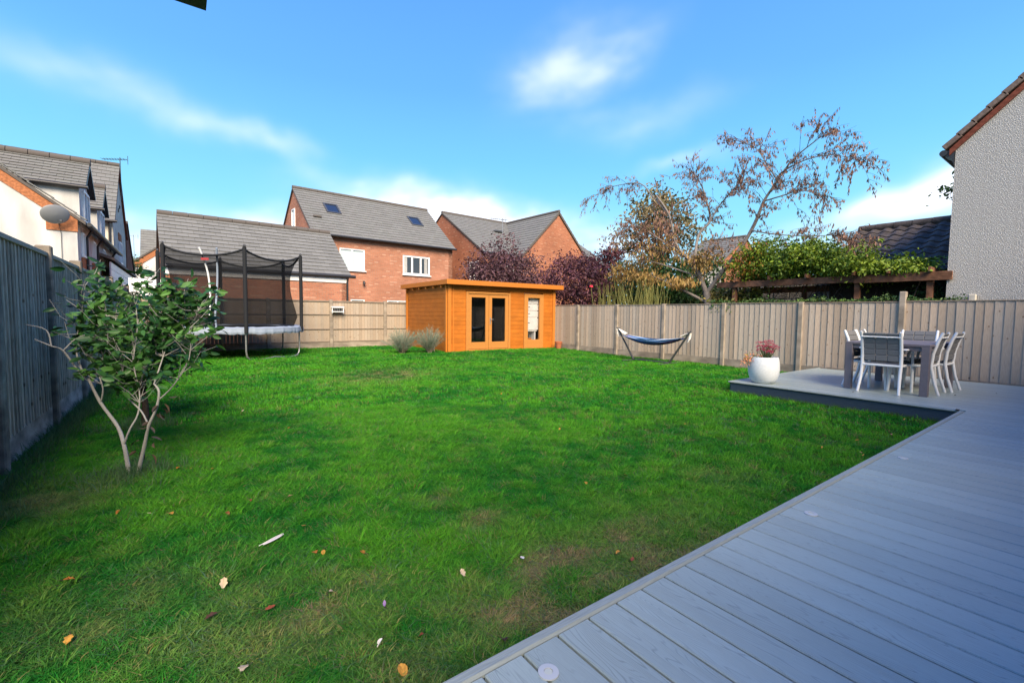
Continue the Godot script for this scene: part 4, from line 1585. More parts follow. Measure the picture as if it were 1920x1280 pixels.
func dark_roof_house() -> void:
	var o := thing("dark_roofed_outbuilding", "outbuilding with a dark pantile roof between the pergola and the pebbledashed house", "outbuilding")
	var e0 := v(13.9, 2.35, 4.95)
	var r0 := v(16.6, 3.88, 4.95)
	var u := (r0 - e0).normalized()
	var run := e0.distance_to(r0)
	var x := Vector3(0, 0, 1)
	var nrm := u.cross(x).normalized()
	if nrm.y < 0.0:
		nrm = -nrm
	var cols := 15
	var rows := 9
	var tm := pantile_shape(0.31, run / rows + 0.05)
	var bs := Basis(x, u, x.cross(u))
	if bs.z.y < 0.0:
		x = -x
		bs = Basis(x, u, x.cross(u))
		e0 = v(13.9, 2.35, 4.95 - 0.30 * cols)
	for r in rows:
		for c in cols:
			put("pantile", tm, m.pantile[rng.randi() % 4], o, Transform3D(bs, e0 + x * (0.30 * c) + u * (run / rows * r) + bs.z * rr(0, 0.006)))
	var dk := MB.new()
	dk.prism(v(0, 0, 0.4), Vector3.RIGHT, Vector3.UP, [[13.92, 2.3], [16.6, 3.82], [19.2, 2.35], [19.2, 2.2], [16.6, 3.7], [13.92, 2.2]], 4.5)
	part("roof_deck", dk, m.dark_wall, o)
	ridge_line(o, v(16.6, 3.93, 0.4), v(16.6, 3.93, 4.97), 0.42, m.pantile[1], true)
	var w := MB.new()
	w.span(v(14.2, 0.0, 0.5), v(19.0, 2.25, 4.85))
	part("wall", w, m.dark_wall, o)
	var l := thing("stone_wall", "low pale stone garden wall glimpsed under the pergola", "wall")
	var b := MB.new()
	for r in 9:
		for c in 16:
			var st := MB.new()
			st.cbox(v(15.1 + rr(-0.01, 0.01), 0.12 + 0.265 * r, 5.3 + 0.45 * c + (0.2 if r % 2 else 0.0)), Vector3(0.25, 0.25, 0.435), 0.02)
			part("stone", st, m.stone, l)
	b.span(v(15.02, 0.0, 5.1), v(15.2, 2.36, 12.4))
	part("mortar", b, m.render_cream, l)


func pergola() -> void:
	var o := thing("pergola", "brown timber pergola behind the right fence carrying green climbing plants", "pergola")
	var b := MB.new()
	b.cbox(v(13.0, 2.215, 5.63), Vector3(0.05, 0.165, 3.45), 0.005)
	part("beam", b, m.pergola, o)
	b = MB.new()
	b.cbox(v(12.96, 2.20, 3.07), Vector3(0.05, 0.185, 1.70), 0.005)
	part("beam", b, m.pergola, o)
	b = MB.new()
	b.cbox(v(14.5, 2.10, 5.2), Vector3(0.05, 0.17, 4.3), 0.005)
	part("beam", b, m.pergola, o)
	for n in [2.55, 3.25, 3.9, 4.9, 5.8, 6.7]:
		var r := MB.new()
		r.cbox(v(13.75, 2.34, n), Vector3(1.95, 0.10, 0.05), 0.005)
		part("rafter", r, m.pergola, o)
	for k in [[13.0, 2.58], [13.0, 3.88], [13.0, 6.85], [14.5, 4.0], [14.5, 4.75], [14.5, 5.6], [14.5, 6.9]]:
		var p := MB.new()
		p.cbox(v(k[0] + 0.08, 1.07, k[1]), Vector3(0.11, 2.14, 0.11), 0.006)
		part("post", p, m.pergola, o)


# ---------------------------------------------------------------- plants
# a leaf folded along its midrib: stem at the origin, tip along +y
func leaf_shape(w: float, fold: float, droop: float, steps := 3, lobes := 0.0) -> ArrayMesh:
	var b := MB.new()
	var rib := []
	var wide := []
	for i in steps + 1:
		var t := float(i) / steps
		rib.append(Vector3(0, t, -droop * t * t))
		wide.append(w * 0.5 * pow(sin(PI * clampf(t * 0.92 + 0.06, 0.0, 1.0)), 0.8) * (1.0 - lobes * absf(sin(t * PI * 2.6))))
	for i in steps:
		for s in [1.0, -1.0]:
			var a: Vector3 = rib[i]
			var d: Vector3 = rib[i + 1]
			var e: Vector3 = d + Vector3(s * wide[i + 1], 0, fold * wide[i + 1])
			var f: Vector3 = a + Vector3(s * wide[i], 0, fold * wide[i])
			b.face(a, d, e, f, Vector3(0, 0, 1))
	return b.mesh()


func mixed(a: Color, d: Color, t: float, spread := 0.15) -> Color:
	var k := a.lerp(d, clampf(t, 0.0, 1.0))
	var f := 1.0 + rr(-spread, spread)
	return Color(k.r * f, k.g * f, k.b * f)


func pts(flat: Array) -> Array:
	var out := []
	for k in flat:
		out.append(v(k[0], k[1], k[2]))
	return out


# a smooth line through the given points
func eased(line: Array, each := 4) -> Array:
	var out := []
	for i in line.size() - 1:
		var a: Vector3 = line[maxi(i - 1, 0)]
		var e: Vector3 = line[mini(i + 2, line.size() - 1)]
		for k in each:
			out.append((line[i] as Vector3).cubic_interpolate(line[i + 1], a, e, float(k) / each))
	out.append(line[line.size() - 1])
	return out


func limb(b: MB, line: Array, r0: float, r1: float, sides := 6) -> Array:
	var e := eased(line)
	var rad := []
	for i in e.size():
		rad.append(lerpf(r0, r1, float(i) / (e.size() - 1)) * rr(0.93, 1.07))
	b.tube(e, rad, sides)
	return e


# clumps of leaves spread through a rounded volume, some of them pushed out so that the outline is uneven
func clumps(mid: Vector3, size: Vector3, count: int, each: int, spread: float, scale: Vector2, down: float, hollow := 0.45) -> Array:
	var out := []
	for i in count:
		var d := Vector3(rr(-1, 1), rr(-1, 1), rr(-1, 1))
		while d.length() > 1.0 or d.length() < 0.05:
			d = Vector3(rr(-1, 1), rr(-1, 1), rr(-1, 1))
		var r := lerpf(hollow, 1.0, sqrt(rng.randf())) * rr(0.85, 1.12)
		var c := mid + d.normalized() * r * size
		var sp := spread * rr(0.6, 1.4)
		for k in each:
			var p := c + Vector3(rng.randfn(), rng.randfn() * 0.7, rng.randfn()) * sp * 0.5
			var dir := Vector3(rr(-1, 1), rr(-1, 1) - down, rr(-1, 1))
			out.append(Transform3D(along(dir, rr(scale.x, scale.y)), p))
	return out


func tints(places: Array, a: Color, d: Color, spread := 0.2, patch := 0.8) -> Array:
	var f := FastNoiseLite.new()
	f.seed = places.size()
	f.frequency = patch
	var out := []
	for t in places:
		var p: Vector3 = t.origin
		out.append(mixed(a, d, 0.5 + f.get_noise_3d(p.x, p.y, p.z) * 1.3 + rr(-0.25, 0.25), spread))
	return out


# branches fanning from a foot into a rounded volume
func stems_into(b: MB, foot: Vector3, mid: Vector3, size: Vector3, count: int, r0: float) -> void:
	for i in count:
		var d := Vector3(rr(-1, 1), rr(-0.6, 1), rr(-1, 1)).normalized()
		var e := mid + d * size * rr(0.5, 0.95)
		var h := foot.lerp(e, 0.45) + Vector3(rr(-0.1, 0.1), rr(0.0, 0.25), rr(-0.1, 0.1)) * size.length() * 0.4
		limb(b, [foot, h, e], r0 * rr(0.5, 0.9), r0 * 0.12, 5)


func trees() -> void:
	front_shrubs()
	cherry()
	rng.seed = 77
	var small := leaf_shape(0.55, 0.25, 0.1, 2)
	var mid := leaf_shape(0.5, 0.2, 0.15, 2)
	# purple leaved plum behind the summerhouse
	var o := thing("purple_plum_tree", "tall purple leaved plum tree rising behind the summerhouse roof", "tree", v(12.3, 0, 17.4))
	var b := MB.new()
	limb(b, [Vector3(0, 0, 0), Vector3(0.05, 1.0, 0), Vector3(0, 1.9, 0.05)], 0.11, 0.08)
	stems_into(b, Vector3(0, 1.7, 0.03), Vector3(0, 3.3, 0), Vector3(1.5, 1.6, 1.4), 22, 0.055)
	part("trunk", b, m.bark_dark, o)
	var pl := clumps(Vector3(0, 3.0, 0), Vector3(1.9, 1.15, 1.7), 260, 42, 0.5, Vector2(0.085, 0.145), 0.3, 0.25)
	for k in 20:
		var sx := rr(-1.6, 1.6)
		var top := 4.0 + 1.15 * exp(-pow((sx + 0.15) / 1.05, 2.0)) * rr(0.75, 1.05)
		for i in 60:
			var y := lerpf(3.6, top, rng.randf())
			pl.append(Transform3D(along(Vector3(rr(-1, 1), rr(-1, 0.6), rr(-1, 1)), rr(0.08, 0.14)), Vector3(sx + rr(-0.22, 0.22), y, rr(-0.9, 0.9) + rr(-0.2, 0.2))))
	scatter("crown", small, m.leaf, pl, tints(pl, Color(0.055, 0.026, 0.034), Color(0.135, 0.066, 0.072), 0.3), o)
	# dark red acer beside it
	o = thing("dark_red_acer", "lower dark red acer spreading over the corner of the right fence", "tree", v(13.3, 0, 13.2))
	b = MB.new()
	limb(b, [Vector3.ZERO, Vector3(0.1, 0.8, 0), Vector3(0, 1.4, 0)], 0.10, 0.07)
	stems_into(b, Vector3(0, 1.2, 0), Vector3(0, 2.4, 0), Vector3(1.6, 1.2, 1.5), 18, 0.045)
	part("trunk", b, m.bark_dark, o)
	pl = clumps(Vector3(0.0, 2.55, 0), Vector3(1.6, 1.15, 2.0), 280, 40, 0.40, Vector2(0.075, 0.125), 0.6, 0.3)
	pl.append_array(clumps(Vector3(0.5, 3.6, 1.0), Vector3(0.35, 0.42, 0.45), 36, 36, 0.3, Vector2(0.075, 0.12), 0.4, 0.2))
	scatter("crown", small, m.leaf, pl, tints(pl, Color(0.055, 0.021, 0.030), Color(0.135, 0.050, 0.062), 0.3), o)
	var rose := thing("pink_rose", "single bright pink rose bloom in front of the dark red acer", "flower", v(12.0, 2.30, 11.55))
	b = MB.new()
	for i in 26:
		var t := along(Vector3(rr(-1, 1), rr(0.0, 1), rr(-1, 1)), 1.0)
		var d: Vector3 = t.y
		b.box(d * 0.035, Vector3(0.05, 0.06, 0.008), t)
	part("petals", b, m.pink, rose)
	b = MB.new()
	limb(b, [Vector3(0.1, -2.2, 0.05), Vector3(0.12, -1.0, 0), Vector3.ZERO], 0.008, 0.005, 4)
	part("stem", b, m.stem, rose)
	# wispy shrub just over the fence
	o = thing("wispy_shrub", "wispy yellow green twiggy shrub just over the right fence", "shrub", v(12.2, 0, 10.1))
	b = MB.new()
	var wp := []
	for i in 150:
		var f := Vector3(rr(-0.3, 0.3), 0.6, rr(-1.25, 1.45))
		var e := f + Vector3(rr(-0.3, 0.3), rr(1.2, 1.95), rr(-0.4, 0.4))
		var h := f.lerp(e, 0.5) + Vector3(rr(-0.06, 0.06), 0, rr(-0.08, 0.08))
		b.tube([f, h, e], [0.009, 0.007, 0.003], 4)
		for k in 10:
			var p := f.lerp(e, rr(0.45, 1.0))
			wp.append(Transform3D(along(Vector3(rr(-0.5, 0.5), 1, rr(-0.5, 0.5)), rr(0.06, 0.12)), p))
	part("stems", b, m.wisp, o)
	scatter("leaves", leaf_shape(0.22, 0.1, 0.1, 1), m.leaf, wp, tints(wp, Color(0.11, 0.125, 0.02), Color(0.24, 0.21, 0.045), 0.25), o)
	# bushes behind the cherry
	o = thing("brown_green_tree", "rounded brown green tree standing behind the cherry tree", "tree", v(15.3, 0, 11.0))
	b = MB.new()
	limb(b, [Vector3.ZERO, Vector3(0, 1.5, 0.1), Vector3(0, 3.2, 0)], 0.13, 0.09)
	stems_into(b, Vector3(0, 2.9, 0), Vector3(0, 4.9, 0), Vector3(1.4, 1.7, 1.5), 20, 0.06)
	part("trunk", b, m.bark_dark, o)
	pl = clumps(Vector3(0, 4.5, 0.0), Vector3(1.3, 1.25, 1.85), 100, 30, 0.42, Vector2(0.10, 0.17), 0.6, 0.3)
	pl.append_array(clumps(Vector3(0, 5.6, -0.35), Vector3(0.8, 1.0, 0.95), 48, 30, 0.40, Vector2(0.10, 0.17), 0.5, 0.2))
	scatter("crown", mid, m.leaf, pl, tints(pl, Color(0.10, 0.105, 0.04), Color(0.23, 0.17, 0.08), 0.3), o)
	o = thing("green_bush", "dark green leafy bush behind the foot of the cherry tree", "bush", v(14.3, 0, 9.9))
	b = MB.new()
	stems_into(b, Vector3(0, 0.1, 0), Vector3(0, 2.0, 0), Vector3(1.2, 1.0, 1.8), 16, 0.04)
	part("stems", b, m.bark_dark, o)
	pl = clumps(Vector3(0, 2.3, -0.6), Vector3(1.0, 1.25, 2.7), 270, 30, 0.42, Vector2(0.11, 0.17), 0.3, 0.25)
	scatter("crown", mid, m.leaf, pl, tints(pl, Color(0.022, 0.065, 0.016), Color(0.060, 0.130, 0.030), 0.25), o)
	o = thing("yellowing_bush", "low yellowing bush beside the cherry trunk over the fence", "bush", v(13.6, 0, 7.1))
	b = MB.new()
	stems_into(b, Vector3(0, 0.1, 0), Vector3(0, 1.5, 0), Vector3(0.7, 0.8, 1.0), 12, 0.03)
	part("stems", b, m.bark_dark, o)
	pl = clumps(Vector3(0, 1.75, 0), Vector3(0.6, 0.65, 1.0), 60, 30, 0.35, Vector2(0.09, 0.15), 0.3, 0.2)
	scatter("crown", mid, m.leaf, pl, tints(pl, Color(0.10, 0.12, 0.02), Color(0.26, 0.20, 0.05), 0.25), o)
	# climber on the pergola
	o = thing("climbing_plant", "bright green climber with reddening leaves heaped over the pergola", "climber", v(13.3, 0, 5.2))
	b = MB.new()
	for i in 16:
		var n0 := rr(-1.9, 1.2)
		limb(b, [Vector3(0.1, 0.0, -n0), Vector3(rr(-0.2, 0.3), 1.2, -n0 + rr(-0.4, 0.4)), Vector3(rr(-0.2, 0.4), 2.3, -n0 + rr(-0.8, 0.8))], 0.02, 0.008, 5)
	part("stems", b, m.bark_dark, o)
	pl = []
	for k in [[1.45, 2.75, 0.55, 0.50], [0.95, 2.98, 0.38, 0.52], [0.35, 2.66, 0.45, 0.36], [-0.05, 2.95, 0.42, 0.42], [-0.6, 2.75, 0.45, 0.40], [-1.05, 2.56, 0.5, 0.30], [-1.6, 2.38, 0.45, 0.22], [-2.2, 2.42, 0.4, 0.12]]:
		pl.append_array(clumps(Vector3(0.15, k[1], -k[0]), Vector3(0.75, k[3], k[2]), 66, 40, 0.27, Vector2(0.055, 0.10), 0.7, 0.2))
	pl.append_array(clumps(Vector3(1.0, 2.42, -0.4), Vector3(0.4, 0.28, 2.0), 110, 26, 0.25, Vector2(0.06, 0.11), 0.6, 0.1))
	pl.append_array(clumps(Vector3(0.1, 2.45, 1.8), Vector3(0.7, 0.14, 0.7), 46, 26, 0.2, Vector2(0.08, 0.14), 0.4, 0.2))
	var kept := []
	for t in pl:
		if t.origin.y > 2.30 or absf(-t.origin.z + 1.15) < 0.35 or rng.randf() < 0.12:
			kept.append(t)
	pl = kept
	for i in 95:
		# loose sprays standing out of the mass
		var q := Vector3(rr(-0.6, 0.5), rr(2.5, 3.2), -rr(-1.6, 1.8))
		q.y = minf(q.y, 2.55 + 0.75 * clampf((-q.z + 1.2) / 2.4, 0.05, 1.0))
		var d := Vector3(rr(-0.8, 0.5), rr(-0.1, 1.0), rr(-1, 1)).normalized()
		for k in 30:
			pl.append(Transform3D(along(Vector3(rr(-1, 1), rr(-1.2, 0.4), rr(-1, 1)), rr(0.05, 0.10)), q + d * 0.6 * rng.randf() + Vector3(rng.randfn(), rng.randfn(), rng.randfn()) * 0.035))
	var tn := []
	for t in pl:
		var p: Vector3 = t.origin
		var red := clampf((-p.z - 0.7) * 1.4, 0.0, 1.0) * 0.55
		var c := mixed(Color(0.055, 0.125, 0.010), Color(0.19, 0.26, 0.02), rng.randf(), 0.25)
		tn.append(c if rng.randf() > red * 0.7 else mixed(Color(0.26, 0.08, 0.02), Color(0.28, 0.17, 0.02), rng.randf(), 0.2))
	scatter("foliage", small, m.leaf, pl, tn, o)
	# ivy along the fence top
	o = thing("fence_top_ivy", "thin trailing ivy creeping along the top of the right fence", "ivy", v(11.42, 0, 0))
	b = MB.new()
	var line := []
	for i in 40:
		line.append(v(rr(-0.02, 0.05), 1.63 + rr(-0.02, 0.03), 1.75 + 4.8 * i / 39.0))
	b.tube(line, [0.006], 4)
	part("stem", b, m.bark_dark, o)
	pl = []
	for i in 1500:
		var n := 1.75 + 4.9 * rng.randf()
		pl.append(Transform3D(along(Vector3(rr(-1, 1), rr(-0.4, 0.8), rr(-1, 1)), rr(0.03, 0.065)), v(rr(-0.08, 0.12), 1.635 + absf(rng.randfn()) * 0.035 * (1.0 + 0.7 * sin(n * 5.0)), n)))
	for i in 60:
		var y := rng.randf()
		pl.append(Transform3D(along(Vector3(rr(-0.4, 0.1), -0.5, rr(-0.5, 0.5)), rr(0.03, 0.06)), v(-0.09, 1.62 - 0.22 * y * y, 6.3 + rr(-0.3, 0.3))))
	scatter("leaves", small, m.leaf, pl, tints(pl, Color(0.035, 0.085, 0.015), Color(0.09, 0.16, 0.03), 0.25), o)
	# dark shrubs at the right
	o = thing("dark_tree_by_house", "dark green tree top peeping out beside the pebbledashed house", "tree", v(18.5, 0, 2.6))
	b = MB.new()
	limb(b, [Vector3.ZERO, Vector3(0, 3.0, 0), Vector3(0, 4.9, 0)], 0.12, 0.05)
	part("trunk", b, m.bark_dark, o)
	pl = clumps(Vector3(0, 5.0, 0), Vector3(0.7, 0.75, 0.95), 40, 24, 0.4, Vector2(0.09, 0.15), 0.3, 0.2)
	scatter("crown", mid, m.leaf, pl, tints(pl, Color(0.016, 0.045, 0.012), Color(0.045, 0.10, 0.025), 0.25), o)
	o = thing("dark_shrub_under_pergola", "dark green shrub between the pergola post and the pebbledashed wall", "shrub", v(13.7, 0, 2.75))
	b = MB.new()
	stems_into(b, Vector3(0, 0.1, 0), Vector3(0, 1.4, 0), Vector3(0.5, 0.7, 0.5), 10, 0.02)
	part("stems", b, m.bark_dark, o)
	pl = clumps(Vector3(0, 1.6, 0), Vector3(0.4, 0.6, 0.55), 40, 24, 0.3, Vector2(0.06, 0.10), 0.3, 0.2)
	scatter("foliage", mid, m.leaf, pl, tints(pl, Color(0.016, 0.05, 0.012), Color(0.04, 0.10, 0.02), 0.25), o)
	o = thing("distant_tree", "small distant tree between the white house and the cream house", "tree", v(-2.9, 0, 44.0))
	b = MB.new()
	limb(b, [Vector3.ZERO, Vector3(0, 2.0, 0), Vector3(0, 3.6, 0)], 0.15, 0.06)
	part("trunk", b, m.bark_dark, o)
	pl = clumps(Vector3(0, 4.4, 0), Vector3(0.9, 1.3, 0.9), 40, 24, 0.5, Vector2(0.13, 0.22), 0.3, 0.2)
	scatter("crown", mid, m.leaf, pl, tints(pl, Color(0.03, 0.06, 0.02), Color(0.09, 0.10, 0.03), 0.25), o)
	lavender()


func lavender() -> void:
	rng.seed = 31
	for c in [[5.4, 12.95, 0.85, 0.86, "left grey lavender clump at the foot of the summerhouse"], [6.25, 12.85, 0.74, 0.88, "right grey green lavender clump against the summerhouse wall"]]:
		var o := thing("lavender_bush", c[4], "lavender", v(c[0], lawn_height(c[0], c[1]), c[1]), 0.0, "lavender beside the summerhouse")
		var b := MB.new()
		var pl := []
		for i in 150:
			var d := Vector3(rr(-1, 1), rr(0.5, 1.3), rr(-1, 1)).normalized()
			var e: Vector3 = d * rr(0.6, 1.0) * Vector3(c[2], c[3], c[2])
			var h := e * 0.5 + Vector3(0, 0.08, 0)
			b.tube([Vector3(rr(-0.05, 0.05), 0, rr(-0.05, 0.05)), h, e], [0.006, 0.004, 0.002], 4)
			for k in 55:
				var t := rr(0.15, 0.95)
				pl.append(Transform3D(along(d + Vector3(rr(-1, 1), rr(-0.2, 0.8), rr(-1, 1)), rr(0.05, 0.09)), e * t + Vector3(0, 0.05, 0)))
		part("stems", b, m.wisp_brown, o)
		scatter("foliage", leaf_shape(0.16, 0.1, 0.1, 1), m.leaf, pl, tints(pl, Color(0.10, 0.17, 0.10), Color(0.24, 0.31, 0.23), 0.25), o)


func front_shrubs() -> void:
	rng.seed = 41
	# the pale branched young tree near the left fence
	var o := thing("young_magnolia", "small multi stemmed tree with bare pale grey branches near the left fence", "tree")
	var b := MB.new()
	var limbs := []
	limbs.append(limb(b, pts([[-0.34, -0.02, 4.49], [-0.355, 0.12, 4.50], [-0.37, 0.24, 4.51], [-0.41, 0.37, 4.61], [-0.52, 0.55, 4.75], [-0.59, 0.74, 4.80]]), 0.018, 0.009, 9))
	limbs.append(limb(b, pts([[-0.59, 0.74, 4.80], [-0.65, 0.80, 4.84], [-0.73, 0.96, 4.84], [-0.79, 1.00, 4.82], [-0.89, 1.05, 4.89]]), 0.009, 0.004, 7))
	limbs.append(limb(b, pts([[-0.30, -0.02, 4.46], [-0.24, 0.26, 4.38], [-0.21, 0.41, 4.33], [-0.16, 0.54, 4.29], [-0.14, 0.67, 4.28], [-0.17, 0.72, 4.36]]), 0.014, 0.006, 9))
	limbs.append(limb(b, pts([[-0.17, 0.72, 4.36], [-0.09, 1.00, 4.43], [-0.02, 1.30, 4.38]]), 0.006, 0.002, 7))
	limbs.append(limb(b, pts([[-0.37, 0.25, 4.51], [-0.33, 0.37, 4.48], [-0.28, 0.48, 4.51], [-0.27, 0.65, 4.56], [-0.30, 0.87, 4.58], [-0.27, 1.16, 4.62], [-0.29, 1.44, 4.70]]), 0.008, 0.002, 7))
	limbs.append(limb(b, pts([[-0.52, 0.55, 4.75], [-0.50, 0.66, 4.73], [-0.53, 0.82, 4.81], [-0.47, 1.03, 4.84], [-0.48, 1.40, 4.84]]), 0.006, 0.002, 7))
	limbs.append(limb(b, pts([[-0.62, 0.77, 4.82], [-0.67, 0.98, 4.92], [-0.64, 1.19, 4.96], [-0.60, 1.47, 4.93]]), 0.007, 0.002, 7))
	limbs.append(limb(b, pts([[-0.21, 0.41, 4.33], [-0.26, 0.50, 4.49], [-0.36, 0.62, 4.63], [-0.38, 0.77, 4.77], [-0.42, 1.03, 4.80], [-0.41, 1.36, 4.91]]), 0.007, 0.002, 7))
	limbs.append(limb(b, pts([[-0.15, 0.60, 4.29], [-0.05, 0.72, 4.22], [0.05, 0.92, 4.18], [0.06, 1.15, 4.18]]), 0.006, 0.002, 6))
	limbs.append(limb(b, pts([[-0.09, 1.00, 4.43], [0.05, 1.12, 4.35], [0.12, 1.28, 4.25]]), 0.006, 0.003, 6))
	limbs.append(limb(b, pts([[-0.79, 1.00, 4.82], [-0.82, 1.12, 4.86], [-0.93, 1.16, 4.9]]), 0.006, 0.003, 6))
	limbs.append(limb(b, pts([[-0.73, 0.96, 4.84], [-0.66, 1.05, 4.86], [-0.60, 1.08, 4.80]]), 0.006, 0.003, 6))
	var spots := []
	# twigs off the limbs
	for i in 230:
		var l: Array = limbs[[3, 4, 5, 6, 7, 8, 9, 3, 7, 4][rng.randi() % 10]]
		var k := rng.randi_range(int(l.size() * 0.35), l.size() - 1)
		var a: Vector3 = l[k]
		if a.y < 0.52:
			continue
		var e := a + Vector3(rr(-0.16, 0.18), rr(0.02, 0.24), rr(-0.16, 0.16))
		var h := a.lerp(e, 0.5) + Vector3(rr(-0.03, 0.03), rr(-0.03, 0.01), rr(-0.03, 0.03))
		b.tube([a, h, e], [0.0028, 0.002, 0.0014], 5)
		for t in 7:
			spots.append(h.lerp(e, rr(0.1, 1.05)) + Vector3(rr(-0.03, 0.03), rr(-0.03, 0.03), rr(-0.03, 0.03)))
	part("branches", b, m.bark_pale, o)
	var shapes := [leaf_shape(0.46, 0.22, 0.18, 4), leaf_shape(0.40, 0.35, 0.30, 4), leaf_shape(0.52, 0.12, 0.08, 4)]
	var greens := [m.leaf_dark, m.leaf_mid, m.leaf_light, m.leaf_mid, m.leaf_dark]
	var more := []
	var made := 0
	for i in spots.size():
		var p: Vector3 = spots[i]
		if (p.x < -0.66 and rng.randf() < 0.75) or (p.y < 0.95 and rng.randf() < 0.2):
			continue
		var dir := Vector3(rr(-1, 1), rr(-0.5, 0.5), rr(-1, 1))
		var t := Transform3D(along(dir, rr(0.055, 0.09)), p)
		if made < 280:
			put("leaf", shapes[rng.randi() % 3], greens[rng.randi() % 5], o, t)
			made += 1
		else:
			more.append(t)
	scatter("foliage", shapes[0], m.leaf_gloss, more, tints(more, Color(0.014, 0.060, 0.016), Color(0.06, 0.15, 0.03), 0.25, 3.0), o)
	for k in [[-0.16, 0.50, 4.30], [-0.20, 0.44, 4.34], [-0.13, 0.60, 4.27], [-0.27, 0.22, 4.40], [-0.24, 0.26, 4.39]]:
		for i in 3:
			put("leaf", shapes[1], m.leaf_brown, o, Transform3D(along(Vector3(rr(-1, 1), rr(-1.2, 0.0), rr(-1, 1)), rr(0.05, 0.085)), v(k[0] + rr(-0.05, 0.08), k[1] + rr(-0.05, 0.05), k[2])))
	# the fuller, darker shrub behind
	rng.seed = 43
	o = thing("leafy_shrub", "bushier dark glossy leaved shrub behind the pale branched young tree", "shrub", v(-0.34, 0, 6.33))
	b = MB.new()
	spots = []
	limbs = []
	limb(b, [Vector3(0, -0.02, 0), Vector3(0.01, 0.25, 0.0), Vector3(-0.03, 0.5, 0.02)], 0.035, 0.027, 8)
	for i in 46:
		var a := rr(0, TAU)
		var r := rr(0.12, 0.62)
		var e := Vector3(cos(a) * r + 0.1, rr(0.75, 1.62), sin(a) * r)
		e.y = minf(e.y, 1.56 - 0.35 * r)
		var h := Vector3(-0.02, 0.42, 0.0).lerp(e, 0.5) + Vector3(rr(-0.05, 0.05), rr(-0.06, 0.04), rr(-0.05, 0.05))
		limbs.append(limb(b, [Vector3(-0.02, rr(0.3, 0.52), 0.01), h, e], 0.008, 0.002, 5))
		for t in 60:
			var q: Vector3 = h.lerp(e, rr(-0.15, 1.08))
			spots.append(q + Vector3(rng.randfn(), rng.randfn(), rng.randfn()) * 0.075)
	for i in 220:
		var a := rr(0, TAU)
		spots.append(Vector3(0.22 + cos(a) * rr(0, 0.42), rr(0.55, 1.0), 0.05 + sin(a) * rr(0, 0.4)))
	part("branches", b, m.bark_dark, o)
	for i in range(spots.size() - 1, 0, -1):
		var j := rng.randi_range(0, i)
		var t = spots[i]
		spots[i] = spots[j]
		spots[j] = t
	var rest := []
	for i in spots.size():
		var p: Vector3 = spots[i]
		var dir := Vector3(rr(-1, 1), rr(-0.7, 0.45), rr(-1, 1))
		var t := Transform3D(along(dir, rr(0.052, 0.09)), p)
		if i < 298:
			put("leaf", shapes[rng.randi() % 3], greens[rng.randi() % 5], o, t)
		else:
			rest.append(t)
	scatter("foliage", shapes[0], m.leaf_gloss, rest, tints(rest, Color(0.014, 0.060, 0.016), Color(0.05, 0.145, 0.03), 0.25, 3.0), o)


